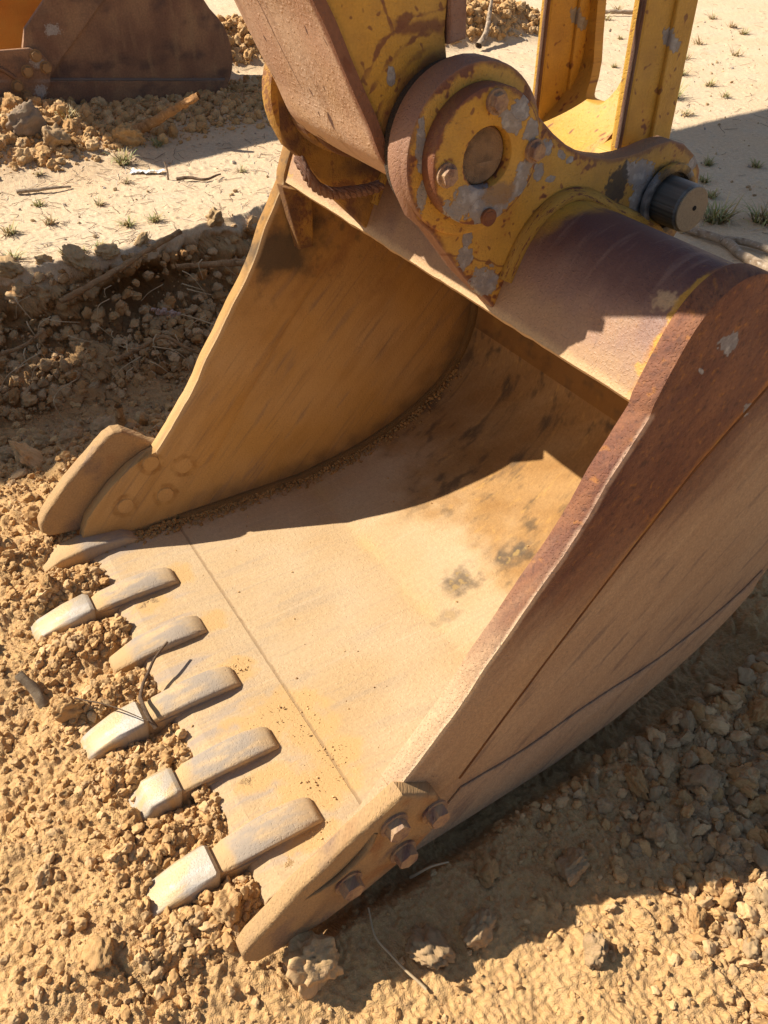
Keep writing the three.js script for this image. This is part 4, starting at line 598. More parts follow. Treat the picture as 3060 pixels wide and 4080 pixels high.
// ---------------------------------------------------------------- loose soil
const clodGeos = [0, 1, 2, 3, 4, 5, 6, 7].map((k) => {
  const g = mergeVertices((() => { const h = new THREE.IcosahedronGeometry(1, k < 6 ? 5 : 9); h.deleteAttribute('normal'); h.deleteAttribute('uv'); return h; })(), 1e-4), p = g.attributes.position, v = new THREE.Vector3(), uv = [], r = rng(900 + k), e = [0.8 + 0.5 * r(), 0.6 + 0.35 * r(), 0.75 + 0.4 * r()], cuts = [...Array(9)].map(() => [new THREE.Vector3(r() - 0.5, r() - 0.5, r() - 0.5).normalize(), 0.62 + 0.3 * r()]);
  for (let i = 0; i < p.count; i++) {
    v.fromBufferAttribute(p, i); for (const [n, d] of cuts) { const t = v.dot(n) - d; if (t > 0) v.addScaledVector(n, -t * 0.85); }
    const a = 1 + 0.34 * n3(v.x * 1.6 + k * 9, v.y * 1.6, v.z * 1.6) + 0.2 * n3(v.x * 4 + k * 5, v.y * 4, v.z * 4) + 0.15 * n3(v.x * 9, v.y * 9 + k, v.z * 9) + (k > 5 ? 0.07 * n3(v.x * 20, v.y * 20, v.z * 20) + 0.035 * n3(v.x * 42, v.y * 42, v.z * 42) : 0);
    uv.push(v.x * 0.5 + v.z * 0.3, v.y * 0.5 + v.z * 0.4); p.setXYZ(i, v.x * a * e[0], v.y * a * e[1], v.z * a * e[2]);
  }
  g.setAttribute('uv', new THREE.Float32BufferAttribute(uv, 2)); g.computeVertexNormals(); return g;
});
const soilMat = (c, k = 1) => std({ color: new THREE.Color().setRGB(...c), map: tile(grainTile, 9 * k), bumpMap: tile(grainBump, 3 * k), bumpScale: 0.0016, roughness: 1 });
const clodMat = std({ map: tile(grainTile, 9), roughness: 1 }), SOIL = [[0.62, 0.385, 0.165], [0.59, 0.355, 0.145], [0.66, 0.435, 0.21], [0.55, 0.32, 0.125]];
const clear = (x, z) => x > -1.56 && x < -0.19 && z > 0.62 && z < 1.99;
function scatter(name, n, seed, region, size, tint, geos = [0, 1, 2]) {
  const r = rng(seed), per = geos.map(() => []);
  for (let i = 0, tries = 0; i < n && tries < n * 12; tries++) {
    const q = region(r); if (!q) continue; const [x, z, y = null] = q; const s = size(r, x, z); i++;
    per[Math.floor(r() * geos.length)].push([x, y ?? heightAt(x, z) + s * (0.05 + 0.45 * r()), z, s, r(), r(), r(), r()]);
  }
  const m4 = new THREE.Matrix4(), qt = new THREE.Quaternion(), e = new THREE.Euler(), c = new THREE.Color();
  geos.forEach((gk, gi) => { if (!per[gi].length) return;
    const im = new THREE.InstancedMesh(clodGeos[gk], clodMat, per[gi].length); im.name = numbered(name); im.castShadow = im.receiveShadow = true; im.userData.kind = 'stuff';
    per[gi].forEach(([x, y, z, s, a, b, d, f], i) => { e.set(a * 6.28, b * 6.28, d * 6.28); m4.compose(new THREE.Vector3(x, y, z), qt.setFromEuler(e), new THREE.Vector3(s, s * (0.75 + 0.4 * b) * (s < 0.0022 && name[0] === 's' ? 0.35 : 1), s)); im.setMatrixAt(i, m4); const t = tint(x, z, f); im.setColorAt(i, c.setRGB(t[0], t[1], t[2])); });
    scene.add(im); });
}
const vary = (c, f) => c.map((v) => v * (0.82 + 0.32 * f));
const tintNear = (x, z, f) => vary(SOIL[Math.floor(f * 3.99)], (f * 13.7) % 1);
const pw = (lo, hi, k = 2.6) => (r) => lo + (hi - lo) * Math.pow(r(), k);
scatter('loose_soil', 9000, 41, (r) => { const x = -0.5 + 1.7 * r(), z = 0.05 + 2.5 * r(); return clear(x, z) || (x < -0.19 && z < 2) || r() > 0.2 + 0.8 * clodMask(x, z) ? null : [x, z]; }, pw(0.0018, 0.0115, 4), tintNear);
scatter('loose_soil', 3200, 42, (r) => { const x = -0.225 + 0.25 * r(), z = 0.7 + 1.25 * r(), t = Math.abs(((z - 0.85) / 0.2 + 0.5) % 1 - 0.5); return t < 0.22 ? null : [x, z]; }, pw(0.0025, 0.0145, 2.8), tintNear);
scatter('loose_soil', 6000, 43, (r) => { const x = -2.2 + 2.3 * r(), z = -0.3 + 0.97 * r(); return z > 0.66 || r() > 0.25 + 0.75 * clodMask(x, z) ? null : [x, z]; }, (r, x) => pw(0.002, 0.008 + 0.02 * sm(-0.6, -1.2, x), 3)(r), (x, z, f) => vary(f < 0.4 * sm(-0.7, -1.1, x) ? [0.47, 0.32, 0.165] : SOIL[Math.floor(f * 3.99)], (f * 13.7) % 1));
scatter('loose_soil', 4500, 44, (r) => { const x = -1.6 + 2.4 * r(), z = 2.1 + 1.7 * r(); return edgeZ(x) - z < 0.25 ? null : [x, z]; }, pw(0.003, 0.026, 5), (x, z, f) => vary([[0.6, 0.36, 0.15], [0.52, 0.31, 0.125], [0.5, 0.33, 0.17], [0.64, 0.41, 0.18]][Math.floor(f * 3.99)], (f * 13.7) % 1));
scatter('loose_soil', 2600, 54, (r) => { const x = -1.75 + 2.3 * r(), s = 0.03 + 0.42 * r(); return [x, edgeZ(x) - s]; }, pw(0.004, 0.034, 3.4), (x, z, f) => vary([[0.58, 0.36, 0.16], [0.48, 0.26, 0.095], [0.54, 0.34, 0.16], [0.62, 0.41, 0.21]][Math.floor(f * 3.99)], (f * 13.7) % 1), [0, 1, 2, 3]);
scatter('loose_soil', 11000, 45, (r) => { const x = -3.6 + 4.4 * r(), z = 5.15 + 1.3 * r(); return zones(x, z).heap < 0.15 + 0.3 * r() ? null : [x, z]; }, pw(0.005, 0.04, 6), tintNear, [0, 1, 2, 3]);
scatter('loose_soil', 5000, 46, (r) => { const x = -6.4 + 4 * r(), z = 6.7 + 1.3 * r(); return zones(x, z).bank < 0.2 ? null : [x, z]; }, pw(0.008, 0.05, 4), tintNear, [0, 1, 2, 3]);
scatter('sand_crumbs', 1500, 47, (r) => { const x = -8 + 9 * r(), z = 2.4 + 6 * r(); const q = zones(x, z); return q.dig > 0.2 || q.heap > 0.2 || q.s > -0.02 && q.pit ? null : [x, z]; }, pw(0.003, 0.014, 4), (x, z, f) => vary([[0.62, 0.44, 0.24], [0.5, 0.34, 0.18], [0.4, 0.34, 0.28]][Math.floor(f * 2.99)], (f * 9.7) % 1));
// crumbs of sand left on the bucket floor and along its corner
const floorY = (x) => { let y = 0.04; for (let i = 1; i < inLine.length; i++) { const [ax, ay] = inLine[i - 1], [bx, by] = inLine[i]; if (ay < 0.5 && x >= Math.min(ax, bx) && x <= Math.max(ax, bx)) y = mix(ay, by, (x - ax) / (bx - ax || 1)); } return x > -0.445 ? 0.047 : y; };
{
  const sandMat = std({ map: tile(grainTile, 0.25), color: new THREE.Color().setRGB(0.56, 0.37, 0.175), bumpMap: tile(grainBump, 0.16), bumpScale: 0.003, roughness: 1 });
  [[-0.26, 1.59, 0.06, 0.035, 0.012, 0.044], [-0.26, 0.78, 0.05, 0.03, 0.01, 0.044], [-0.27, 0.98, 0.05, 0.03, 0.01, 0.044]].forEach(([cx, cz, a, b, h, y], k) => {
    const g = new THREE.CircleGeometry(1, 72, 0, 6.28319), n = 34, P = [], idx = [], uv = []; g.dispose();
    for (let i = 0; i <= n; i++) for (let j = 0; j < 72; j++) { const t = (j / 72) * 6.28319, rim = 1 + 0.6 * fbm(Math.cos(t) * 1.6 + k * 5, Math.sin(t) * 1.6, 5) + 0.12 * n2(t * 9, k), q = i / n, x = cx + a * rim * q * Math.cos(t), z = cz + b * rim * q * Math.sin(t); P.push(x, y - 0.0016 + (0.55 * h + 0.0012) * Math.pow(1 - q * q, 1.2) * (1 + 1.1 * fbm(x * 40, z * 40, 4)) + (0.0016 * n2(x * 420, z * 420) + 0.0012 * n2(x * 230, z * 230)) * (1 - 0.4 * q), z); uv.push(x, z); }
    for (let i = 0; i < n; i++) for (let j = 0; j < 72; j++) { const A = i * 72 + j, B = i * 72 + (j + 1) % 72; idx.push(A, B, A + 72, B, B + 72, A + 72); }
    const m = new THREE.BufferGeometry(); m.setAttribute('position', new THREE.Float32BufferAttribute(P, 3)); m.setAttribute('uv', new THREE.Float32BufferAttribute(uv, 2)); m.setIndex(idx); m.computeVertexNormals();
    tag(mesh('sand_on_bucket_floor', m, sandMat), null, null, null, 'stuff');
  });
}
const sandTint = (x, z, f) => vary([0.7, 0.46, 0.21], f);
scatter('sand_on_bucket_floor', 260, 51, (r) => { const [cx, cz, a, b] = [[-0.4, 1.1, 0.13, 0.075], [-0.43, 1.04, 0.08, 0.06], [-0.46, 0.95, 0.05, 0.05], [-0.39, 0.9, 0.09, 0.065], [-0.37, 1.27, 0.06, 0.04], [-0.33, 0.8, 0.06, 0.03]][Math.floor(r() * 6)], t = r() * 6.283, d = Math.pow(r(), 0.6) * 1.15; const x = cx + a * d * Math.cos(t), z = cz + b * d * Math.sin(t), n = d > 0.3 ? fbm(x * 24 + 3, z * 24, 3) : 0; return x > -0.21 || d > 0.75 + 0.9 * n || r() < d * d * 0.6 ? null : [x, z, floorY(x) + 0.0006]; }, pw(0.0008, 0.0026, 2.6), sandTint, [0, 1]);
scatter('sand_on_bucket_floor', 3000, 49, (r) => { const x = -1.42 + 1.2 * Math.pow(r(), 0.8), e = 0.05 * r() * r(); const z = W1 - TH - off(x, 0.1) - 0.012 - e; return [x, z, floorY(x) + 0.006 * Math.max(0, 1 - e / 0.02)]; }, pw(0.0012, 0.007, 3), (x, z, f) => vary([0.45, 0.26, 0.09], f), [0, 1]);
scatter('sand_on_bucket_floor', 110, 50, (r) => { const x = -1.35 + 1.15 * r(), z = 0.74 + 1.1 * r(); return [x, z, floorY(x) + 0.001]; }, pw(0.001, 0.004, 4), tintNear, [0, 1]);

// the clods and stones that can be told apart
const bigMats = SOIL.map((c) => soilMat(c, 0.7)), stoneMats = [[0.47, 0.315, 0.16], [0.33, 0.24, 0.155], [0.55, 0.37, 0.18]].map((c) => soilMat(c, 0.7));
function clod(name, label, category, x, z, s, k, mat, grp, sink = 0.25, rot = [0, 0, 0], sq = 0.8, y = null) {
  const m = mesh(name, clodGeos[6 + (k % 2)], mat); m.position.set(x, (y ?? heightAt(x, z)) + s * sink, z); m.rotation.set(rot[0] + k * 0.9, rot[1] + k * 1.7, rot[2] + k * 0.5); m.scale.set(s, s * sq, s * (0.8 + 0.1 * (k % 4))); return tag(m, label, category, grp);
}
clod('soil_clod', 'large flat-sided clod of yellow soil right beside the tip of the near side cutter', 'soil clod', -0.225, 0.6, 0.062, 0, bigMats[2], null, 0.3, [0.6, 0.4, 0.9], 0.9);
clod('stone', 'dark grey-brown boulder on the left of the soil heap below the dark bucket', 'stone', -0.967, 5.6, 0.12, 1, stoneMats[1], null, 0.35);
clod('stone', 'squarish grey boulder just right of the dark boulder on the soil heap', 'stone', -1.07, 5.45, 0.095, 2, stoneMats[0], null, 0.4, [0, 0, 0], 1.05);
clod('soil_clod', 'big orange clod at the front foot of the heap near the green grass tuft', 'soil clod', -1.5, 5.43, 0.08, 3, bigMats[1], null, 0.4);
clod('stone', 'pale sunlit slab-like stone at the edge of the pit left of the far side cutter', 'stone', -0.165, 2.46, 0.07, 4, bigMats[2], null, 0.35, [0, 0, 0], 0.45);
[[-0.44, 2.84], [-0.52, 2.8], [-0.47, 2.7], [-0.26, 2.82], [-0.37, 2.78], [-0.23, 2.74], [-0.13, 2.66], [-0.6, 2.66], [-0.33, 2.62], [-0.2, 2.95], [-0.66, 2.9], [-0.08, 2.85]].forEach(([x, z], i) => clod('stone', 'tan stone lying in the shaded bottom of the dug pit', 'stone', x, z, 0.034 + 0.02 * ((i * 7) % 5) / 4, 5 + i, stoneMats[i % 2 ? 2 : 0], 'stones in the shaded pit', 0.3));
const shadeLabel = (x, z, i) => `${['rounded', 'flat', 'squat', 'angular', 'lumpy', 'cracked', 'smooth', 'tilted', 'knobbly', 'wedge-shaped', 'tiny'][i % 11]} grey-brown clod ${z > 0.48 ? 'tight against the bucket' : z > 0.3 ? 'in mid-shadow' : 'near the shadow edge'} ${x < -1.45 ? 'by the right frame edge' : x < -1.15 ? 'below the heel' : x < -0.8 ? 'below the middle of the side plate' : 'by the cutter bolts'}`;
[[-1.62, 0.42], [-1.5, 0.5], [-1.42, 0.33], [-1.38, 0.55], [-1.25, 0.45], [-1.12, 0.5], [-1.3, 0.25], [-1.1, 0.33], [-0.95, 0.47], [-0.9, 0.3], [-0.75, 0.5], [-1.5, 0.15], [-1.7, 0.25], [-0.68, 0.36], [-1.55, 0.6], [-1.0, 0.57], [-1.2, 0.58], [-0.52, 0.5], [-0.6, 0.58], [-0.42, 0.52]].forEach(([x, z], i) => clod('soil_clod', shadeLabel(x, z, i), 'soil clod', x, z, 0.02 + 0.022 * ((i * 11) % 7) / 6, 20 + i, i % 3 ? stoneMats[0] : bigMats[3], null, 0.35));
const nth = ['first', 'second', 'third', 'fourth', 'fifth', 'sixth'];
function clodLabel(x, z, i) { // where it lies before the row of teeth, counted from the near side cutter
  const k = (z - 0.85) / 0.2, n = clamp(Math.round(k), 0, 5), how = x < -0.08 ? 'against the lip' : x < 0.07 ? 'at the tips' : x < 0.18 ? 'just ahead' : x < 0.25 ? 'ahead' : 'far ahead', size = ['small', 'crumbly', 'rounded', 'lumpy', 'pale', 'squarish', 'flattish', 'pitted', 'tilted', 'craggy', 'tiny'][(i * 3) % 11];
  return `${size} yellow clod ${how} ${Math.abs(k - n) < 0.25 ? 'of the ' + nth[n] + ' tooth' : k < 0 ? 'beside the cutter' : 'between teeth ' + (Math.floor(k) + 1) + ' and ' + (Math.floor(k) + 2)} from the near side`;
}
[[0.06, 1.15], [0.0, 1.35], [-0.08, 1.55], [-0.1, 0.95], [-0.13, 0.76], [0.1, 0.8], [0.15, 1.0], [0.2, 1.4], [0.12, 1.65], [-0.06, 1.75], [0.3, 1.2], [0.33, 0.75], [0.05, 0.6], [0.22, 0.5], [-0.02, 0.42], [0.4, 0.95], [0.12, 0.33], [0.28, 1.85], [0.02, 1.98], [-0.1, 2.1], [-0.14, 1.15], [-0.13, 1.36]].forEach(([x, z], i) => clod('soil_clod', clodLabel(x, z, i), 'soil clod', x, z, 0.016 + 0.018 * ((i * 5) % 7) / 6, 50 + i, bigMats[i % 4], null, 0.4));
[[-0.5, 5.5], [-0.7, 5.7], [-0.85, 5.35], [-1.2, 5.6], [-1.35, 5.75], [-0.6, 5.3], [-1.65, 5.6], [-2.0, 5.5], [-1.85, 5.75], [-2.3, 5.7], [-0.3, 5.6], [-0.95, 5.85]].forEach(([x, z], i) => clod('soil_clod', 'rounded orange-brown clod on the soil heap below the dark bucket', 'soil clod', x, z, 0.04 + 0.03 * ((i * 5) % 7) / 6, 80 + i, bigMats[i % 4], 'clods on the far soil heap', 0.4));
[[-0.62, 4.02], [-0.9, 3.98], [-0.45, 4.05], [-1.08, 4.02], [-1.5, 4.1], [-0.75, 3.96]].forEach(([x, z], i) => clod('soil_clod', 'block of pale soil breaking off the upper rim of the pit', 'soil clod', x, z, 0.045 + 0.015 * (i % 3), 100 + i, stoneMats[2], 'soil blocks on the rim of the pit', 0.1, [0, 0, 0], 0.7, 0));

// ---------------------------------------------------------------- roots, sticks, plants
const barkTex = bake(256, 512, (u, v, o) => { const a = fbm(u * 14, v * 3, 4), b = fbm(u * 40, v * 9, 3); put(o, [0.4, 0.3, 0.2]); lay(o, [0.22, 0.15, 0.09], sm(0, 0.4, a)); lay(o, [0.55, 0.46, 0.36], sm(0.05, 0.4, b)); });
const bark = (c) => std({ map: barkTex, color: new THREE.Color().setRGB(...c), bumpMap: tile(grainBump, 0.6), bumpScale: 0.003, roughness: 0.95 });
const dryBark = bark([1, 0.92, 0.8]), rootMat = bark([1, 0.78, 0.52]), greyBark = bark([1.0, 1.0, 1.0]), darkBark = bark([0.5, 0.42, 0.36]), straw = std({ color: new THREE.Color().setRGB(0.5, 0.37, 0.21), roughness: 0.9 });
function stick(name, label, category, P, r, mat, ends = [1, 0.5], grp) { // P lists x, y (above ground when given as 'g'), z
  const Q = P.map(([x, y, z]) => [x, typeof y === 'number' ? y : heightAt(x, z) + parseFloat(y.slice(1)), z]);
  const g = tube(Q, r, Math.max(16, P.length * 10), 9, ends), p = g.attributes.position; g.computeVertexNormals();
  for (let i = 0; i < p.count; i++) { const a = n3(p.getX(i) * 26, p.getY(i) * 26, p.getZ(i) * 26); p.setXYZ(i, p.getX(i) + a * r * 0.5, p.getY(i) + a * r * 0.4, p.getZ(i) - a * r * 0.4); }
  g.computeVertexNormals(); return tag(mesh(name, g, mat), label, category, grp);
}
stick('root', 'thick pale root slanting across the top of the shaded pit wall', 'root', [[-0.6, -0.1, 3.8], [-0.737, -0.07, 3.82], [-0.908, -0.035, 3.86], [-1.053, 0.0, 3.9], [-1.27, 0.035, 3.97]], 0.018, rootMat, [0.8, 0.7]);
stick('root', 'straight root poking out of the pit wall right behind the bucket rim', 'root', [[-1.18, -0.08, 3.84], [-1.342, -0.085, 3.79], [-1.52, -0.095, 3.74]], 0.02, rootMat, [0.6, 1]);
stick('root', 'forked root low on the pit wall above the dark hollow', 'root', [[-0.72, -0.3, 3.5], [-0.868, -0.28, 3.53], [-0.972, -0.27, 3.55], [-1.065, -0.325, 3.46], [-1.16, -0.36, 3.4]], 0.014, rootMat, [0.9, 0.5]);
stick('root', 'long root curving out of the pit wall at the left edge', 'root', [[-0.2, -0.2, 3.62], [-0.286, -0.195, 3.63], [-0.369, -0.19, 3.64], [-0.47, -0.165, 3.68]], 0.011, rootMat, [1, 0.6]);
{ const r = rng(321), gs = []; for (let i = 0; i < 42; i++) { const x = -1.5 + 1.45 * r(), t = r(), y = -0.04 - 0.36 * t, z = 3.84 - 0.5 * t, a = r() * 6.28, l = 0.05 + 0.12 * r(); gs.push(tube([[x, y, z], [x + l * 0.5 * Math.cos(a) + 0.02, y - 0.1 * l, z - 0.05 * l - 0.02], [x + l * Math.cos(a), y - l * (0.3 + 0.6 * Math.abs(Math.sin(a))), z - 0.03]], 0.0015 + 0.0018 * r(), 14, 6, [1, 0.5])); } tag(mesh('rootlets', gs, straw), null, null, null, 'stuff'); }
{ const s = [[-0.97, -0.165, 3.62], [-1.088, -0.2, 3.58], [-1.24, -0.27, 3.5]], m = stick('flower_sprig', 'dried purple-grey flower sprig lying across the shaded pit', 'plant', s, 0.0035, straw, [0.6, 1]), r = rng(5), fm = std({ color: new THREE.Color().setRGB(0.38, 0.27, 0.22), roughness: 1 });
  for (let i = 0; i < 16; i++) { const t = i / 26, h = mesh('flower_head', clodGeos[i % 3], fm, m); h.position.set(mix(s[0][0], s[1][0], t * 1.6) + 0.012 * (r() - 0.5), mix(s[0][1], s[1][1], t * 1.6) + 0.02 * (r() - 0.4), mix(s[0][2], s[1][2], t * 1.6) + 0.02 * (r() - 0.5)); h.scale.setScalar(0.008 + 0.006 * r()); h.rotation.set(r() * 6, r() * 6, 0); } }
stick('broken_branch', 'broken branch with splintered orange wood sticking out of the far soil heap', 'branch', [[-1.58, 'g0.03', 5.5], [-1.68, 'g0.1', 5.45], [-1.8, 'g0.2', 5.36], [-1.92, 'g0.3', 5.24]], 0.03, bark([1.1, 0.75, 0.4]), [1.2, 0.7]);
{ const t = stick('branch', 'bleached forked branch on the sand behind the torque tube at the right', 'branch', [[-3.44, 'g0.02', 2.72], [-3.453, 'g0.03', 2.557], [-3.471, 'g0.025', 2.458], [-3.421, 'g0.02', 2.332], [-3.4, 'g0.02', 2.1]], 0.026, greyBark, [0.7, 1]);
  const g = tube([[-3.46, heightAt(-3.46, 2.5) + 0.03, 2.5], [-3.53, heightAt(-3.53, 2.42) + 0.03, 2.42], [-3.57, heightAt(-3.57, 2.25) + 0.03, 2.25], [-3.6, heightAt(-3.6, 2.1) + 0.03, 2.1]], 0.018, 30, 8); mesh('side_branch', g, greyBark, t); }
stick('stick', 'dark dry stick on the pale sand right of the white litter', 'stick', [[-1.55, 'g0.015', 4.77], [-1.62, 'g0.02', 4.75], [-1.69, 'g0.012', 4.7], [-1.8, 'g0.02', 4.72]], 0.011, darkBark);
stick('stick', 'white stalk standing upright beside the white litter', 'stick', [[-1.52, 'g0.0', 4.83], [-1.525, 'g0.05', 4.83], [-1.52, 'g0.1', 4.84]], 0.006, greyBark, [1, 0.8]);
stick('stick', 'grey stick lying at the foot of the heap by the left edge', 'stick', [[-0.72, 'g0.015', 5.02], [-0.85, 'g0.02', 4.98], [-1.0, 'g0.015', 4.96]], 0.012, greyBark);
stick('stick', 'long thin grey stick on the sand between the link arms', 'stick', [[-7.0, 'g0.03', 7.55], [-7.35, 'g0.04', 7.35], [-7.75, 'g0.03', 7.1]], 0.028, greyBark);
stick('stick', 'weathered pole on the sand left of the link behind the soil bank', 'stick', [[-5.1, 'g0.05', 6.65], [-5.25, 'g0.1', 6.75], [-5.45, 'g0.12', 6.95]], 0.03, greyBark);
stick('twig', 'bent brown twig caught across the bucket teeth', 'twig', [[-0.255, 0.1, 1.39], [-0.215, 0.1, 1.36], [-0.175, 0.085, 1.325], [-0.152, 0.083, 1.292], [-0.143, 0.1, 1.25], [-0.142, 0.098, 1.215], [-0.15, 0.075, 1.19]], 0.0055, darkBark, [0.5, 1]);
stick('twig', 'hair-thin twig lying over the middle tooth tip', 'twig', [[-0.02, 0.08, 1.36], [-0.08, 0.09, 1.29], [-0.14, 0.095, 1.2]], 0.002, darkBark);
stick('rootlet', 'long pale root on the soil crossing the bucket shadow edge near the cutter', 'root', [[-0.36, 'g0.02', 0.64], [-0.345, 'g0.018', 0.587], [-0.355, 'g0.02', 0.538], [-0.38, 'g0.012', 0.47]], 0.0028, straw, [0.6, 1]);
stick('rootlet', 'short pale root in the shadow under the cutter bolts', 'root', [[-0.47, 'g0.02', 0.66], [-0.505, 'g0.025', 0.64], [-0.54, 'g0.02', 0.63]], 0.0035, straw);
stick('wood_chip', 'weathered grey wood splinter standing in the soil left of the teeth', 'wood chip', [[0.07, 'g0.05', 1.49], [0.055, 'g0.035', 1.46], [0.04, 'g-0.005', 1.425]], 0.014, bark([0.7, 0.68, 0.62]), [0.6, 1.2]);
stick('wood_stub', 'broken wooden stub standing behind the corner of the far side cutter', 'wood stub', [[-0.5, -0.2, 2.6], [-0.505, -0.06, 2.59], [-0.505, 0.03, 2.58]], 0.018, bark([1.1, 0.9, 0.6]), [1.2, 0.9]);

const bladeMat = (c) => std({ vertexColors: true, color: new THREE.Color().setRGB(...c), side: THREE.DoubleSide, roughness: 0.85 });
const greenBlade = bladeMat([1, 1, 1]);
function tuft(label, x, z, size, dry, seed, grp, n = 46, name = 'grass_tuft', category = 'grass tuft') {
  const r = rng(seed), pos = [], col = [], idx = [], y0 = heightAt(x, z) - 0.003;
  for (let i = 0; i < n; i++) {
    const a = r() * 6.283, lean = 0.6 + 0.95 * r(), l = 0.8 * size * (0.4 + 0.7 * r()), w = 0.0022 + 0.0016 * r() + size * 0.012, bx = (r() - 0.5) * size * 0.4, bz = (r() - 0.5) * size * 0.4, d = r() < dry, c = d ? [0.5 + 0.15 * r(), 0.4 + 0.1 * r(), 0.24] : [0.3 + 0.18 * r(), 0.3 + 0.1 * r(), 0.13], b = pos.length / 3;
    for (let k = 0; k <= 4; k++) { const t = k / 4, out = l * Math.sin(lean * t) , hgt = l * t * Math.cos(lean * t * 0.95), ww = w * (1 - t * 0.9); for (const sgn of [-1, 1]) { pos.push(bx + Math.cos(a) * out - Math.sin(a) * ww * sgn, hgt, bz + Math.sin(a) * out + Math.cos(a) * ww * sgn); col.push(c[0] * (0.6 + 0.5 * t), c[1] * (0.6 + 0.5 * t), c[2] * (0.6 + 0.5 * t)); } if (k) { const q = b + k * 2; idx.push(q - 2, q - 1, q, q - 1, q + 1, q); } }
  }
  const g = new THREE.BufferGeometry(); g.setAttribute('position', new THREE.Float32BufferAttribute(pos, 3)); g.setAttribute('color', new THREE.Float32BufferAttribute(col, 3)); g.setIndex(idx); g.computeVertexNormals();
  const m = mesh(name, g, greenBlade); m.position.set(x, y0, z); return tag(m, label, category, grp);
}
tuft('spiky green grass tuft at the foot of the soil heap beside the white litter', -1.383, 5.2, 0.15, 0.45, 1, null, 90);
tuft('small yellow-green grass tuft alone on the pale sand at the left', -0.78, 4.8, 0.07, 0.3, 2, null);
tuft('low green grass tuft on the pit rim, left one of the pair', -1.1, 4.27, 0.09, 0.3, 3, null, 60);
tuft('low green grass tuft on the pit rim, right one of the pair', -1.24, 4.26, 0.08, 0.3, 4, null, 60);
tuft('dark green tuft in the shade of the soil heap', -1.66, 5.36, 0.1, 0.2, 5, null);
tuft('dark weed with dead brown leaves on the sand near the left edge', -0.55, 4.46, 0.1, 0.7, 6, null, 60, 'weed', 'weed');
tuft('dark grass sprig in the shadow on the pit rim at the left edge', -0.5, 4.14, 0.1, 0.2, 7, null, 26);
[[-0.717, 4.07], [-0.8, 4.05], [-0.88, 4.06]].forEach(([x, z], i) => tuft('short dark grass along the shaded rim of the pit', x, z, 0.06, 0.2, 10 + i, 'short grass along the pit rim', 40));
[[-0.893, 5.2], [-1.062, 4.64], [-0.76, 4.5], [-1.3, 4.9], [-1.95, 4.75]].forEach(([x, z], i) => tuft('dry straw-coloured grass tuft on the pale sand between the pit and the heap', x, z, 0.06 + 0.02 * (i % 3), 0.98, 20 + i, 'dry tufts between pit and heap', 40, 'dry_grass_tuft', 'dry grass tuft'));
tuft('pale dry grass clump lying on top of the soil heap', -1.25, 5.75, 0.17, 0.95, 31, null, 80, 'dry_grass_tuft', 'dry grass tuft');
[[-6.589, 6.4], [-6.003, 5.083], [-7.756, 5.938], [-5.738, 4.418], [-5.717, 5.569], [-5.674, 5.799], [-5.916, 4.722], [-4.735, 4.067], [-6.3, 3.6], [-7.2, 4.6]].forEach(([x, z], i) => tuft('small green grass tuft scattered on the sunlit sand beyond the link', x, z, 0.07 + 0.06 * ((i * 7) % 4) / 3, 0.5, 40 + i, 'green tufts on the far sand', 44));
tuft('long pale-edged grass tuft beside the right link arm in the sun', -5.369, 4.6, 0.19, 0.6, 60, null, 70);
[[-4.379, 3.372], [-3.959, 2.977], [-4.116, 3.173], [-4.6, 3.2]].forEach(([x, z], i) => tuft('dark green grass tuft in the shadow band right of the pin', x, z, 0.09, 0.3, 70 + i, 'tufts in the shadow band', 46));
tuft('large dark grass clump in the shade just right of the protruding pin', -3.7, 2.72, 0.2, 0.4, 80, null, 110);
tuft('dense dark grass clump at the right edge level with the pin', -3.9, 2.58, 0.2, 0.35, 81, null, 110);
[[-7.658, 7.548, 'on the sand between the link arms at the top'], [-7.16, 7.185, 'under the long grey stick between the link arms'], [-8.136, 6.643, 'right of the link near the top edge'], [-7.06, 5.861, 'on the sand beside the link, halfway up'], [-6.958, 5.346, 'midway between the link and the right edge'], [-5.097, 4.218, 'just above the shadow band right of the link'], [-7.9, 6.2, 'nearest the top right corner of the frame'], [-6.5, 5.5, 'lowest of those close to the right link arm']].forEach(([x, z, at], i) => tuft('dry tuft ' + at, x, z, 0.13, 0.98, 90 + i, null, 34, 'dry_grass_tuft', 'dry grass tuft'));
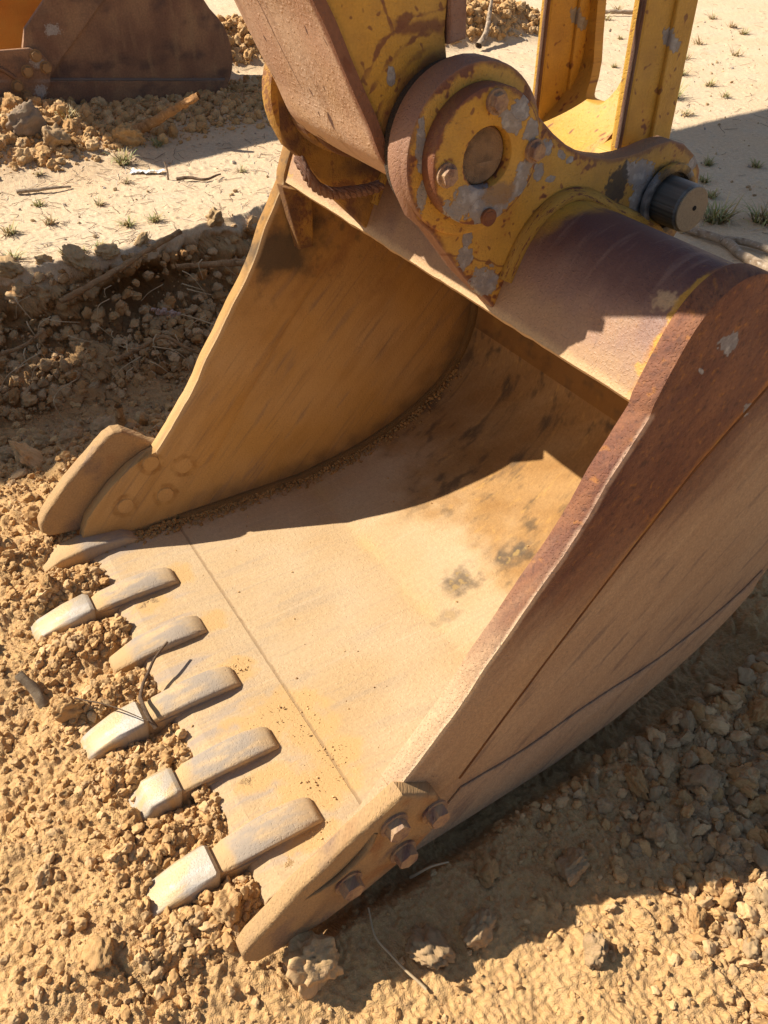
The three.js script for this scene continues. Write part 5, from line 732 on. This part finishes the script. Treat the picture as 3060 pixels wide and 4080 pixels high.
{ // dry stems and leaf bits lying about
  const r = rng(777), g = tube([[-0.5, 0, 0], [-0.1, 0.04, 0.06], [0.2, 0.02, -0.03], [0.5, 0.05, 0.05]], 0.03, 10, 5), N = 1900, im = new THREE.InstancedMesh(g, std({ color: 0xffffff, roughness: 1 }), N), m4 = new THREE.Matrix4(), q = new THREE.Quaternion(), e = new THREE.Euler(), c = new THREE.Color();
  for (let i = 0; i < N;) { const near = r() < 0.5, x = near ? -2.6 + 3.2 * r() : -9 + 6.5 * r(), z = near ? 4.0 + 1.3 * r() : 2.2 + 7 * r(), zo = zones(x, z); if ((zo.pit && zo.s > -0.02) || zo.heap > 0.35 || Math.hypot(x, z) > 12) continue; const l = (0.02 + 0.1 * Math.pow(r(), 2)) * (near ? 0.9 : 1.3); e.set((r() - 0.5) * 0.5, r() * 6.28, (r() - 0.5) * 0.5); m4.compose(new THREE.Vector3(x, heightAt(x, z) + 0.004, z), q.setFromEuler(e), new THREE.Vector3(l, Math.min(l, 0.05) * 0.8, Math.min(l, 0.06))); im.setMatrixAt(i, m4); const t = r(); im.setColorAt(i, t < 0.5 ? c.setRGB(0.2, 0.14, 0.09) : t < 0.8 ? c.setRGB(0.42, 0.34, 0.24) : c.setRGB(0.55, 0.47, 0.36)); i++; }
  im.name = 'plant_litter'; im.castShadow = im.receiveShadow = true; im.userData.kind = 'stuff'; scene.add(im);
}
{ // a crumpled scrap of white plastic
  const g = new THREE.PlaneGeometry(0.2, 0.09, 36, 16), p = g.attributes.position; g.rotateX(-Math.PI / 2); for (let i = 0; i < p.count; i++) { const x = p.getX(i), z = p.getZ(i); p.setY(i, 0.03 * Math.abs(n2(x * 16, z * 22)) + 0.014 * n2(x * 50, z * 50)); p.setZ(i, z * (0.6 + 0.6 * n2(x * 14, 4))); } g.computeVertexNormals();
  const m = tag(mesh('litter', g, std({ color: 0xf2f2ee, side: THREE.DoubleSide, roughness: 0.5 })), 'crumpled scrap of white litter on the sand beside the green tuft', 'litter'); m.position.set(-1.46, heightAt(-1.46, 5.0) + 0.008, 5.0); m.rotation.y = 2.6;
}
renderer.render(scene, camera);
